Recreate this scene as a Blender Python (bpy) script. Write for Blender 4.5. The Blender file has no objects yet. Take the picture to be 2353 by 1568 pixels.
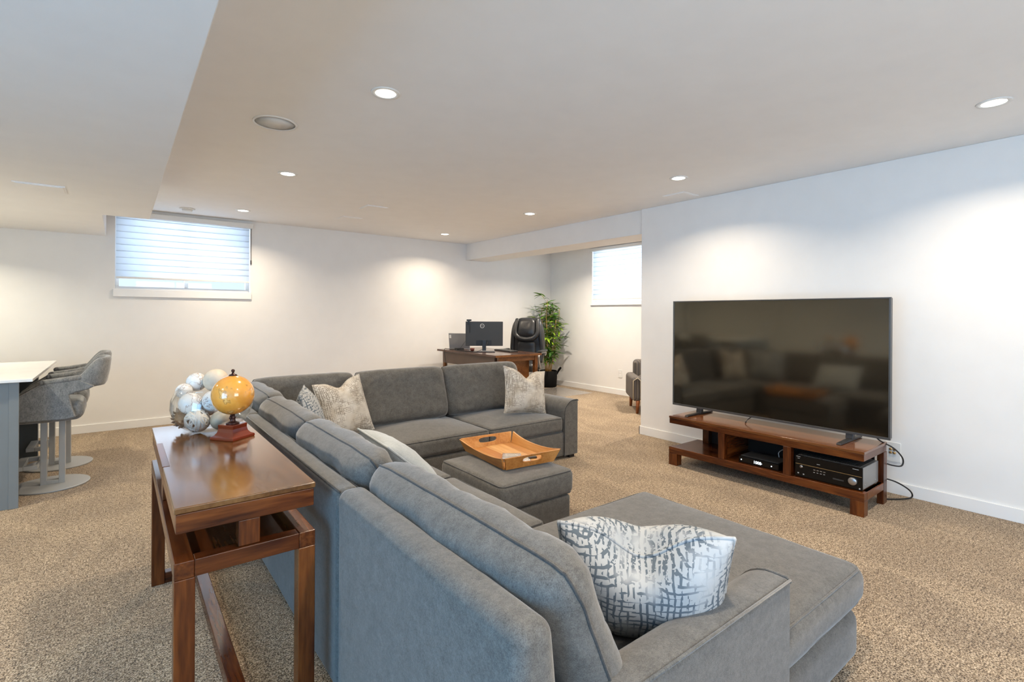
import bpy, bmesh, math, random
from mathutils import Vector, Matrix, noise
random.seed(7)
PI = math.pi
scn = bpy.context.scene
COL = scn.collection

# ------------------------------------------------------------------ camera
CAM_H, YAW, ROLL, FPX = 1.2927, 0.6609, 0.0056, 1158.48
_F = Vector((math.sin(YAW), math.cos(YAW), 0)); _R = Vector((_F.y, -_F.x, 0)); _U = Vector((0, 0, 1))
cr, sr = math.cos(ROLL), math.sin(ROLL)
right, up = _R * cr + _U * sr, _U * cr - _R * sr
cam_d = bpy.data.cameras.new('camera'); cam = bpy.data.objects.new('camera', cam_d); COL.objects.link(cam)
cam.matrix_world = Matrix(((right.x, up.x, -_F.x, 0), (right.y, up.y, -_F.y, 0), (right.z, up.z, -_F.z, CAM_H), (0, 0, 0, 1)))
cam_d.sensor_width = 36.0; cam_d.sensor_fit = 'HORIZONTAL'
cam_d.lens = 36.0 * FPX / 2353.0
cam_d.shift_y = -(784.0 - 722.33) / 2353.0
cam_d.clip_start = 0.05
scn.camera = cam

# ------------------------------------------------------------------ world, exposure, daylight
world = bpy.data.worlds.new('sky'); scn.world = world; world.use_nodes = True
bg = world.node_tree.nodes['Background']; bg.inputs[0].default_value = (0.70, 0.84, 1.0, 1); bg.inputs[1].default_value = 1.1
scn.view_settings.view_transform = 'Standard'; scn.view_settings.look = 'None'
scn.view_settings.gamma = 1.0; scn.view_settings.use_curve_mapping = False
scn.view_settings.exposure = 0.18
try:
    scn.cycles.max_bounces = 6; scn.cycles.diffuse_bounces = 4; scn.cycles.glossy_bounces = 3
    scn.cycles.transmission_bounces = 6; scn.cycles.sample_clamp_indirect = 6.0
    scn.cycles.use_adaptive_sampling = True; scn.cycles.adaptive_threshold = 0.08; scn.cycles.adaptive_min_samples = 16
    scn.cycles.caustics_reflective = False; scn.cycles.caustics_refractive = False
except Exception:
    pass

def area(name, loc, size, energy, color, direction, shape='RECTANGLE', spread=PI):
    d = bpy.data.lights.new(name, 'AREA'); d.shape = shape; d.size = size[0]; d.size_y = size[1]
    d.energy = energy; d.color = color; d.spread = spread
    o = bpy.data.objects.new(name, d); COL.objects.link(o); o.location = loc
    o.rotation_euler = Vector(direction).to_track_quat('-Z', 'Y').to_euler()
    return o

DAY = (0.50, 0.74, 1.0)
LAMP = (1.0, 0.84, 0.64)
LAMP_W = 15.5; ALCOVE_W = 31.0
# daylight outside the patio doors (left wall, beside the camera) and the two seen windows, plus added fill from the rear
area('daylight_patio_doors', (-3.02, -0.2, 1.12), (2.7, 2.0), 155, (0.19, 0.555, 1.0), (1, 0, 0))
area('rear_fill_light', (1.2, -2.50, 1.45), (1.8, 1.38), 70, (1.0, .98, .96), (0, 1, 0))  # added fill to even out the room, no known window there
area('daylight_window_far', (0.63, 7.26, 1.99), (1.3, 0.85), 15, (.70, .83, 1.0), (0, -1, 0))
area('daylight_window_alcove', (6.61, 5.25, 1.99), (1.4, 0.85), 26, (0.80, 0.91, 1.0), (-1, 0, 0))

# ------------------------------------------------------------------ materials
def nodes(name):
    m = bpy.data.materials.new(name); m.use_nodes = True
    nt = m.node_tree
    return m, nt, nt.nodes['Principled BSDF']

def N(nt, t, **kw):
    n = nt.nodes.new(t)
    for k, v in kw.items():
        if k.startswith('i_'):
            key = k[2:]
            n.inputs[int(key) if key.isdigit() else key].default_value = v
        else:
            setattr(n, k, v)
    return n

def L(nt, a, b): nt.links.new(a, b)

def ramp(nt, stops):
    r = nt.nodes.new('ShaderNodeValToRGB'); e = r.color_ramp.elements
    e[0].position, e[0].color = stops[0][0], (*stops[0][1], 1)
    e[1].position, e[1].color = stops[-1][0], (*stops[-1][1], 1)
    for p, c in stops[1:-1]:
        x = e.new(p); x.color = (*c, 1)
    return r

def plain(name, col, rough=0.5, metal=0.0, bump=0.0, bscale=200, spec=0.5, coat=0.0, var=0.06, vscale=6.0):
    m, nt, b = nodes(name)
    tc = N(nt, 'ShaderNodeTexCoord')
    nz = N(nt, 'ShaderNodeTexNoise', i_Scale=vscale, i_Detail=3.0)
    L(nt, tc.outputs['Object'], nz.inputs['Vector'])
    c0 = tuple(max(0, c * (1 - var)) for c in col); c1 = tuple(min(1, c * (1 + var)) for c in col)
    r = ramp(nt, [(0.3, c0), (0.7, c1)])
    L(nt, nz.outputs['Fac'], r.inputs[0]); L(nt, r.outputs[0], b.inputs['Base Color'])
    b.inputs['Roughness'].default_value = rough; b.inputs['Metallic'].default_value = metal
    b.inputs['Specular IOR Level'].default_value = spec
    b.inputs['Coat Weight'].default_value = coat; b.inputs['Coat Roughness'].default_value = 0.1
    if bump > 0:
        n2 = N(nt, 'ShaderNodeTexNoise', i_Scale=float(bscale), i_Detail=4.0)
        L(nt, tc.outputs['Object'], n2.inputs['Vector'])
        bp = N(nt, 'ShaderNodeBump', i_Strength=bump, i_Distance=0.004)
        L(nt, n2.outputs['Fac'], bp.inputs['Height']); L(nt, bp.outputs[0], b.inputs['Normal'])
    return m

def wood(name, dark, mid, light, axis=1, rough=0.27, coat=0.25, scale=9.0):
    m, nt, b = nodes(name)
    tc = N(nt, 'ShaderNodeTexCoord'); mp = N(nt, 'ShaderNodeMapping')
    s = [1.0, 1.0, 1.0]; s[axis] = 0.10
    mp.inputs['Scale'].default_value = s
    L(nt, tc.outputs['Object'], mp.inputs['Vector'])
    n1 = N(nt, 'ShaderNodeTexNoise', i_Scale=scale, i_Detail=4.0, i_Roughness=0.6, i_Distortion=0.8)
    n2 = N(nt, 'ShaderNodeTexNoise', i_Scale=scale * 9, i_Detail=3.0)
    L(nt, mp.outputs[0], n1.inputs['Vector']); L(nt, mp.outputs[0], n2.inputs['Vector'])
    mx = N(nt, 'ShaderNodeMix', i_0=0.3); L(nt, n1.outputs['Fac'], mx.inputs[2]); L(nt, n2.outputs['Fac'], mx.inputs[3])
    r = ramp(nt, [(0.36, dark), (0.50, mid), (0.66, light)])
    L(nt, mx.outputs[0], r.inputs[0]); L(nt, r.outputs[0], b.inputs['Base Color'])
    b.inputs['Roughness'].default_value = rough
    b.inputs['Coat Weight'].default_value = coat; b.inputs['Coat Roughness'].default_value = 0.11; b.inputs['Specular IOR Level'].default_value = 0.3
    bp = N(nt, 'ShaderNodeBump', i_Strength=0.05, i_Distance=0.002)
    L(nt, n2.outputs['Fac'], bp.inputs['Height']); L(nt, bp.outputs[0], b.inputs['Normal'])
    return m

def fabric(name, dark, light, weave=420.0, bump=0.35, rough=0.9, stretch=(1, 1, 1), sheen=0.45):
    m, nt, b = nodes(name)
    tc = N(nt, 'ShaderNodeTexCoord'); mp = N(nt, 'ShaderNodeMapping'); mp.inputs['Scale'].default_value = stretch
    L(nt, tc.outputs['Object'], mp.inputs['Vector'])
    n1 = N(nt, 'ShaderNodeTexNoise', i_Scale=weave, i_Detail=2.0)
    n2 = N(nt, 'ShaderNodeTexNoise', i_Scale=26.0, i_Detail=3.0, i_Roughness=0.65)
    n3 = N(nt, 'ShaderNodeTexNoise', i_Scale=weave * 0.28, i_Detail=3.0)
    for n in (n1, n2, n3): L(nt, mp.outputs[0], n.inputs['Vector'])
    a = N(nt, 'ShaderNodeMath', operation='MULTIPLY_ADD', i_1=0.45); L(nt, n1.outputs['Fac'], a.inputs[0])
    c = N(nt, 'ShaderNodeMath', operation='MULTIPLY', i_1=0.3); L(nt, n2.outputs['Fac'], c.inputs[0]); L(nt, c.outputs[0], a.inputs[2])
    d = N(nt, 'ShaderNodeMath', operation='MULTIPLY_ADD', i_1=0.25); L(nt, n3.outputs['Fac'], d.inputs[0]); L(nt, a.outputs[0], d.inputs[2])
    r = ramp(nt, [(0.36, dark), (0.64, light)]); L(nt, d.outputs[0], r.inputs[0]); L(nt, r.outputs[0], b.inputs['Base Color'])
    b.inputs['Roughness'].default_value = rough; b.inputs['Specular IOR Level'].default_value = 0.2
    b.inputs['Sheen Weight'].default_value = sheen; b.inputs['Sheen Roughness'].default_value = 0.4
    bp = N(nt, 'ShaderNodeBump', i_Strength=bump, i_Distance=0.002)
    L(nt, d.outputs[0], bp.inputs['Height']); L(nt, bp.outputs[0], b.inputs['Normal'])
    return m

def hatch(name, base, ink, accent, thresh=0.47, freq=62.0):
    """woven cross-hatch print of short horizontal and vertical strokes in soft patches"""
    m, nt, b = nodes(name)
    tc = N(nt, 'ShaderNodeTexCoord'); sp = N(nt, 'ShaderNodeSeparateXYZ'); L(nt, tc.outputs['Object'], sp.inputs[0])
    wob = N(nt, 'ShaderNodeTexNoise', i_Scale=14.0, i_Detail=2.0); L(nt, tc.outputs['Object'], wob.inputs['Vector'])
    def strokes(axis, along):
        m1 = N(nt, 'ShaderNodeMath', operation='MULTIPLY_ADD', i_1=freq); L(nt, sp.outputs[axis], m1.inputs[0])
        w = N(nt, 'ShaderNodeMath', operation='MULTIPLY', i_1=1.3); L(nt, wob.outputs['Fac'], w.inputs[0]); L(nt, w.outputs[0], m1.inputs[2])
        fr = N(nt, 'ShaderNodeMath', operation='FRACT'); L(nt, m1.outputs[0], fr.inputs[0])
        lt = N(nt, 'ShaderNodeMath', operation='LESS_THAN', i_1=0.36); L(nt, fr.outputs[0], lt.inputs[0])
        mp = N(nt, 'ShaderNodeMapping'); s = [90.0, 90.0, 90.0]; s[along] = 22.0; mp.inputs['Scale'].default_value = s
        L(nt, tc.outputs['Object'], mp.inputs['Vector'])
        nz = N(nt, 'ShaderNodeTexNoise', i_Scale=1.0, i_Detail=1.0); L(nt, mp.outputs[0], nz.inputs['Vector'])
        g = N(nt, 'ShaderNodeMath', operation='GREATER_THAN', i_1=0.46); L(nt, nz.outputs['Fac'], g.inputs[0])
        o = N(nt, 'ShaderNodeMath', operation='MULTIPLY'); L(nt, lt.outputs[0], o.inputs[0]); L(nt, g.outputs[0], o.inputs[1])
        return o
    sv, sh = strokes(0, 2), strokes(2, 0)
    mx = N(nt, 'ShaderNodeMath', operation='MAXIMUM'); L(nt, sv.outputs[0], mx.inputs[0]); L(nt, sh.outputs[0], mx.inputs[1])
    pn = N(nt, 'ShaderNodeTexNoise', i_Scale=9.0, i_Detail=2.0); L(nt, tc.outputs['Object'], pn.inputs['Vector'])
    pr_ = ramp(nt, [(thresh - 0.05, (0, 0, 0)), (thresh + 0.10, (1, 1, 1))]); L(nt, pn.outputs['Fac'], pr_.inputs[0])
    mm = N(nt, 'ShaderNodeMath', operation='MULTIPLY'); L(nt, mx.outputs[0], mm.inputs[0]); L(nt, pr_.outputs[0], mm.inputs[1])
    an = N(nt, 'ShaderNodeTexNoise', i_Scale=7.0, i_Detail=3.0)
    mp2 = N(nt, 'ShaderNodeMapping'); mp2.inputs['Location'].default_value = (3.1, 1.7, 5.2); L(nt, tc.outputs['Object'], mp2.inputs[0]); L(nt, mp2.outputs[0], an.inputs['Vector'])
    ar = ramp(nt, [(0.42, base), (0.70, accent)]); L(nt, an.outputs['Fac'], ar.inputs[0])
    mix = N(nt, 'ShaderNodeMix', data_type='RGBA'); mix.inputs[7].default_value = (*ink, 1)
    L(nt, mm.outputs[0], mix.inputs[0]); L(nt, ar.outputs[0], mix.inputs[6])
    L(nt, mix.outputs[2], b.inputs['Base Color']); b.inputs['Roughness'].default_value = 0.9; b.inputs['Specular IOR Level'].default_value = 0.2
    bp = N(nt, 'ShaderNodeBump', i_Strength=0.3, i_Distance=0.003); L(nt, mx.outputs[0], bp.inputs['Height']); L(nt, bp.outputs[0], b.inputs['Normal'])
    return m

def emit(name, col, strength):
    m, nt, b = nodes(name)
    b.inputs['Base Color'].default_value = (*col, 1); b.inputs['Emission Color'].default_value = (*col, 1)
    b.inputs['Emission Strength'].default_value = strength
    return m

def glass(name, col=(1, 1, 1), rough=0.0, ior=1.45):
    m, nt, b = nodes(name)
    b.inputs['Base Color'].default_value = (*col, 1); b.inputs['Transmission Weight'].default_value = 1.0
    b.inputs['Roughness'].default_value = rough; b.inputs['IOR'].default_value = ior
    return m

def thin_glass(name, tint=(0.97, 0.985, 1.0), refl=1.0, haze=0.0, rough=0.02):
    m, nt, b = nodes(name)
    out = nt.nodes['Material Output']; nt.nodes.remove(b)
    tp = N(nt, 'ShaderNodeBsdfTransparent'); tp.inputs[0].default_value = (*tint, 1)
    gl_ = N(nt, 'ShaderNodeBsdfGlossy'); gl_.inputs['Roughness'].default_value = rough; gl_.inputs[0].default_value = (1, 1, 1, 1)
    lw = N(nt, 'ShaderNodeLayerWeight'); lw.inputs[0].default_value = 0.22
    mu = N(nt, 'ShaderNodeMath', operation='MULTIPLY_ADD', i_1=refl * .9, i_2=.03 * refl); L(nt, lw.outputs['Facing'], mu.inputs[0])
    mx = N(nt, 'ShaderNodeMixShader'); L(nt, mu.outputs[0], mx.inputs[0]); L(nt, tp.outputs[0], mx.inputs[1]); L(nt, gl_.outputs[0], mx.inputs[2])
    last = mx
    if haze > 0:
        df = N(nt, 'ShaderNodeBsdfDiffuse'); df.inputs[0].default_value = (.8, .8, .8, 1)
        m2 = N(nt, 'ShaderNodeMixShader'); m2.inputs[0].default_value = haze; L(nt, mx.outputs[0], m2.inputs[1]); L(nt, df.outputs[0], m2.inputs[2]); last = m2
    L(nt, last.outputs[0], out.inputs[0])
    return m

def carpet():
    m, nt, b = nodes('carpet_pile')
    tc = N(nt, 'ShaderNodeTexCoord')
    fine = N(nt, 'ShaderNodeTexNoise', i_Scale=170.0, i_Detail=2.0, i_Roughness=0.6)
    mid = N(nt, 'ShaderNodeTexNoise', i_Scale=52.0, i_Detail=3.0, i_Roughness=0.6)
    L(nt, tc.outputs['Object'], fine.inputs['Vector']); L(nt, tc.outputs['Object'], mid.inputs['Vector'])
    a = N(nt, 'ShaderNodeMath', operation='MULTIPLY_ADD', i_1=0.72); L(nt, fine.outputs['Fac'], a.inputs[0])
    c = N(nt, 'ShaderNodeMath', operation='MULTIPLY', i_1=0.28); L(nt, mid.outputs['Fac'], c.inputs[0]); L(nt, c.outputs[0], a.inputs[2])
    r = ramp(nt, [(0.395, (0.046, 0.025, 0.010)), (0.455, (0.196, 0.134, 0.077)), (0.52, (0.392, 0.290, 0.188)), (0.60, (0.66, 0.530, 0.385))])
    L(nt, a.outputs[0], r.inputs[0])
    # vacuum tracks and foot marks: the pile leans one way or the other in soft-edged patches
    warp = N(nt, 'ShaderNodeTexNoise', i_Scale=1.6, i_Detail=2.0); L(nt, tc.outputs['Object'], warp.inputs['Vector'])
    vm = N(nt, 'ShaderNodeVectorMath', operation='MULTIPLY_ADD'); vm.inputs[1].default_value = (0.55, 0.55, 0.0)
    L(nt, warp.outputs['Color'], vm.inputs[0]); L(nt, tc.outputs['Object'], vm.inputs[2])
    mp = N(nt, 'ShaderNodeMapping'); mp.inputs['Scale'].default_value = (2.6, 1.5, 1.0); mp.inputs['Rotation'].default_value = (0, 0, 0.5)
    L(nt, vm.outputs[0], mp.inputs[0])
    vo = N(nt, 'ShaderNodeTexNoise', i_Scale=1.1, i_Detail=1.5, i_Roughness=0.5, i_Distortion=1.2); L(nt, mp.outputs[0], vo.inputs['Vector'])
    tr = ramp(nt, [(0.40, (0.89, 0.885, 0.88)), (0.47, (0.98, 0.98, 0.98)), (0.53, (1.0, 1.0, 1.0)), (0.58, (1.10, 1.105, 1.10))]); L(nt, vo.outputs['Fac'], tr.inputs[0])
    mul = N(nt, 'ShaderNodeMix', data_type='RGBA', blend_type='MULTIPLY'); mul.inputs[0].default_value = 1.0
    L(nt, r.outputs[0], mul.inputs[6]); L(nt, tr.outputs[0], mul.inputs[7])
    L(nt, mul.outputs[2], b.inputs['Base Color'])
    b.inputs['Roughness'].default_value = 1.0; b.inputs['Specular IOR Level'].default_value = 0.1
    b.inputs['Sheen Weight'].default_value = 0.2
    bp = N(nt, 'ShaderNodeBump', i_Strength=0.9, i_Distance=0.012)
    L(nt, a.outputs[0], bp.inputs['Height']); L(nt, bp.outputs[0], b.inputs['Normal'])
    return m

def shade_cloth():
    m, nt, b = nodes('blind_fabric')
    out = nt.nodes['Material Output']
    b.inputs['Base Color'].default_value = (0.82, 0.85, 0.88, 1); b.inputs['Roughness'].default_value = 0.8
    tl = N(nt, 'ShaderNodeBsdfTranslucent'); tl.inputs[0].default_value = (0.86, 0.90, 0.94, 1)
    nz = N(nt, 'ShaderNodeTexNoise', i_Scale=300.0); bp = N(nt, 'ShaderNodeBump', i_Strength=0.1, i_Distance=0.001)
    L(nt, nz.outputs['Fac'], bp.inputs['Height']); L(nt, bp.outputs[0], b.inputs['Normal'])
    mx = N(nt, 'ShaderNodeMixShader'); mx.inputs[0].default_value = 0.6
    L(nt, b.outputs[0], mx.inputs[1]); L(nt, tl.outputs[0], mx.inputs[2]); L(nt, mx.outputs[0], out.inputs[0])
    return m

M = {}
M['wall'] = plain('wall_paint', (0.86, 0.845, 0.82), 0.65, bump=0.04, bscale=350, var=0.012)
M['ceiling'] = plain('ceiling_paint', (0.92, 0.915, 0.905), 0.75, bump=0.05, bscale=260, var=0.012)
M['trim'] = plain('trim_paint', (0.88, 0.875, 0.86), 0.35, var=0.01)
M['carpet'] = carpet()
M['sofa'] = fabric('sofa_fabric', (0.070, 0.066, 0.060), (0.168, 0.159, 0.146))
M['welt'] = fabric('sofa_welt', (0.035, 0.034, 0.033), (0.075, 0.073, 0.07))
M['mahogany'] = wood('mahogany_y', (0.026, 0.005, 0.0015), (0.098, 0.024, 0.005), (0.205, 0.062, 0.013), 1)
M['mahogany_x'] = wood('mahogany_x', (0.026, 0.005, 0.0015), (0.098, 0.024, 0.005), (0.205, 0.062, 0.013), 0)
M['mahogany_z'] = wood('mahogany_z', (0.026, 0.005, 0.0015), (0.098, 0.024, 0.005), (0.205, 0.062, 0.013), 2)
M['mahogany_top'] = wood('mahogany_polished', (0.075, 0.029, 0.008), (0.140, 0.060, 0.018), (0.205, 0.097, 0.033), 1, rough=0.20, coat=0.55)
M['teak'] = wood('teak', (0.36, 0.135, 0.028), (0.50, 0.215, 0.055), (0.60, 0.30, 0.095), 1, rough=0.35, coat=0.2)
M['teak_light'] = wood('teak_light', (0.56, 0.27, 0.085), (0.68, 0.37, 0.14), (0.76, 0.46, 0.20), 1, rough=0.35, coat=0.2)
M['teak_red'] = wood('teak_red', (0.32, 0.10, 0.020), (0.46, 0.17, 0.040), (0.54, 0.23, 0.06), 1, rough=0.35, coat=0.2)
M['deskwood'] = wood('desk_wood', (0.090, 0.030, 0.008), (0.165, 0.062, 0.018), (0.225, 0.095, 0.03), 1, rough=0.3, coat=0.3)
M['desktop'] = wood('desk_top_wood', (0.040, 0.018, 0.012), (0.075, 0.036, 0.024), (0.105, 0.052, 0.036), 1, rough=0.25, coat=0.4)
M['leg'] = wood('armchair_leg_wood', (0.13, 0.035, 0.010), (0.22, 0.065, 0.018), (0.30, 0.10, 0.03), 2)
M['black'] = plain('black_plastic', (0.012, 0.012, 0.013), 0.4)
M['blackgloss'] = plain('black_gloss', (0.004, 0.004, 0.0045), 0.15, spec=.25)
M['charcoal'] = plain('charcoal_plastic', (0.045, 0.044, 0.042), 0.45)
M['screen'] = plain('tv_screen', (0.003, 0.003, 0.003), 0.09, spec=0.5, var=0.0)
_sb = M['screen'].node_tree.nodes['Principled BSDF']; _sb.inputs['IOR'].default_value = 2.35; _sb.inputs['Specular Tint'].default_value = (1.0, .92, .74, 1)
M['bezel'] = plain('tv_bezel', (0.12, 0.12, 0.12), 0.35, metal=0.6)
M['darkmetal'] = plain('dark_metal', (0.055, 0.055, 0.06), 0.35, metal=0.7)
M['silver'] = plain('brushed_silver', (0.45, 0.45, 0.46), 0.35, metal=0.9)
M['recside'] = plain('receiver_side', (0.33, 0.33, 0.33), 0.35, metal=0.6)
M['gold'] = plain('gold_line', (0.55, 0.43, 0.22), 0.3, metal=0.9)
M['brass'] = plain('brass_jack', (0.65, 0.42, 0.18), 0.3, metal=0.9)
M['mark'] = plain('printed_mark', (0.55, 0.55, 0.55), 0.5)
M['whiteplastic'] = plain('white_plastic', (0.82, 0.82, 0.80), 0.4, var=0.01)
M['leather'] = plain('black_leather', (0.018, 0.019, 0.021), 0.36, bump=0.25, bscale=160, spec=0.6)
M['stoolfabric'] = fabric('stool_tweed', (0.13, 0.135, 0.14), (0.31, 0.31, 0.30), weave=260.0, stretch=(1, 1, 0.5))
M['stoolmetal'] = plain('stool_powder_coat', (0.42, 0.43, 0.43), 0.45, metal=0.2, var=0.02)
M['island'] = plain('island_paint', (0.20, 0.215, 0.22), 0.5, var=0.02)
M['islandshade'] = plain('island_shade_paint', (0.10, 0.115, 0.125), 0.5, var=0.02)  # island paint darkened to carry the shade on the inner panels
M['quartz'] = plain('white_quartz', (0.86, 0.85, 0.83), 0.2, coat=0.3, var=0.02)
M['beigepillow'] = hatch('beige_hatch', (0.60, 0.56, 0.50), (0.235, 0.20, 0.16), (0.47, 0.40, 0.31), thresh=.42, freq=88.0)
M['bluepillow'] = hatch('blue_grey_hatch', (0.44, 0.445, 0.445), (0.115, 0.140, 0.165), (0.33, 0.355, 0.375), thresh=0.41, freq=60.0)
M['palepillow'] = fabric('pale_blue_grey', (0.30, 0.325, 0.335), (0.42, 0.445, 0.455), weave=300)
M['glass'] = thin_glass('clear_glass', (.98, .985, .985), .8)
M['winglass'] = thin_glass('window_glass', refl=.5)
M['blind'] = shade_cloth()
M['rail'] = plain('blind_rail', (0.80, 0.79, 0.76), 0.45, var=0.01)
M['lampglow'] = emit('lamp_lens', (1.0, 0.93, 0.80), 9.0)
M['stripe'] = None
M['potbag'] = plain('black_pot_fabric', (0.006, 0.006, 0.0065), 0.8, bump=0.2, bscale=120, spec=.15)
M['soil'] = plain('potting_bark', (0.20, 0.10, 0.045), 0.9, bump=0.8, bscale=60, var=0.4, vscale=40)
M['cane'] = plain('bamboo_cane', (0.50, 0.30, 0.10), 0.4, var=0.25, vscale=12)
M['leafA'] = plain('leaf_bright', (0.29, 0.47, 0.025), 0.5, var=0.3, vscale=9)
M['leafB'] = plain('leaf_deep', (0.05, 0.15, 0.022), 0.5, var=0.3, vscale=9)
M['leafC'] = plain('leaf_mid', (0.13, 0.29, 0.028), 0.5, var=0.3, vscale=9)
M['mat'] = thin_glass('mat_vinyl', (.95, .95, .95), .8, haze=.05, rough=.2)
M['globewood'] = plain('globe_base_lacquer', (0.155, 0.022, 0.006), 0.2, coat=0.5, var=0.12)
M['globemetal'] = plain('globe_dark_fitting', (0.05, 0.018, 0.014), 0.3, metal=0.5)
M['pinecone'] = plain('pinecone_scale', (0.19, 0.115, 0.070), 0.7, var=0.3, vscale=40)
M['rattan'] = plain('woven_rattan', (0.72, 0.66, 0.58), 0.7, var=0.1, vscale=30)
M['stoneball'] = plain('stone_ball', (0.50, 0.42, 0.31), 0.5, var=0.35, vscale=14)
M['tanball'] = plain('tan_ball', (0.66, 0.55, 0.42), 0.6, bump=0.3, bscale=60, var=0.12, vscale=20)
M['foil'] = plain('silver_mosaic', (0.62, 0.62, 0.62), 0.18, metal=1.0, bump=1.0, bscale=140, var=0.3, vscale=90)

def globe_map():
    m, nt, b = nodes('antique_globe_map')
    tc = N(nt, 'ShaderNodeTexCoord')
    n1 = N(nt, 'ShaderNodeTexNoise', i_Scale=16.0, i_Detail=8.0, i_Roughness=0.6); L(nt, tc.outputs['Object'], n1.inputs['Vector'])
    r = ramp(nt, [(0.44, (0.76, 0.32, 0.045)), (0.57, (0.80, 0.37, 0.065)), (0.59, (0.45, 0.20, 0.04)), (0.63, (0.82, 0.46, 0.13)), (0.75, (0.60, 0.40, 0.10))])
    L(nt, n1.outputs['Fac'], r.inputs[0]); L(nt, r.outputs[0], b.inputs['Base Color'])
    b.inputs['Roughness'].default_value = 0.16; b.inputs['Coat Weight'].default_value = 0.8; b.inputs['Coat Roughness'].default_value = 0.05
    return m
M['globe'] = globe_map()

def crackle():
    m, nt, b = nodes('white_crackle_ball')
    tc = N(nt, 'ShaderNodeTexCoord')
    v = N(nt, 'ShaderNodeTexVoronoi', feature='DISTANCE_TO_EDGE', i_Scale=17.0)
    dn = N(nt, 'ShaderNodeTexNoise', i_Scale=18.0, i_Detail=3.0); L(nt, tc.outputs['Object'], dn.inputs['Vector'])
    va = N(nt, 'ShaderNodeVectorMath', operation='MULTIPLY_ADD'); va.inputs[1].default_value = (.10, .10, .10); L(nt, dn.outputs['Color'], va.inputs[0]); L(nt, tc.outputs['Object'], va.inputs[2]); L(nt, va.outputs[0], v.inputs['Vector'])
    r = ramp(nt, [(0.0, (0.26, 0.13, 0.08)), (0.022, (0.76, 0.73, 0.69)), (1.0, (0.84, 0.82, 0.79))])
    L(nt, v.outputs['Distance'], r.inputs[0]); L(nt, r.outputs[0], b.inputs['Base Color'])
    b.inputs['Roughness'].default_value = 0.3
    return m
M['crackle'] = crackle()

def stripes():
    m, nt, b = nodes('armchair_stripe')
    tc = N(nt, 'ShaderNodeTexCoord'); sp = N(nt, 'ShaderNodeSeparateXYZ'); L(nt, tc.outputs['Object'], sp.inputs[0])
    ad = N(nt, 'ShaderNodeMath', operation='ADD'); L(nt, sp.outputs[0], ad.inputs[0]); L(nt, sp.outputs[1], ad.inputs[1])
    mu = N(nt, 'ShaderNodeMath', operation='MULTIPLY', i_1=26.0); L(nt, ad.outputs[0], mu.inputs[0])
    fr = N(nt, 'ShaderNodeMath', operation='FRACT'); L(nt, mu.outputs[0], fr.inputs[0])
    r = ramp(nt, [(0.0, (0.075, 0.066, 0.060)), (0.45, (0.10, 0.088, 0.078)), (0.55, (0.24, 0.20, 0.15)), (0.7, (0.085, 0.075, 0.07)), (0.85, (0.17, 0.15, 0.15)), (1.0, (0.07, 0.062, 0.06))])
    L(nt, fr.outputs[0], r.inputs[0]); L(nt, r.outputs[0], b.inputs['Base Color']); b.inputs['Roughness'].default_value = 0.85
    return m
M['stripe'] = stripes()
M['cream'] = fabric('cream_piping', (0.40, 0.34, 0.25), (0.52, 0.45, 0.34))

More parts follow.
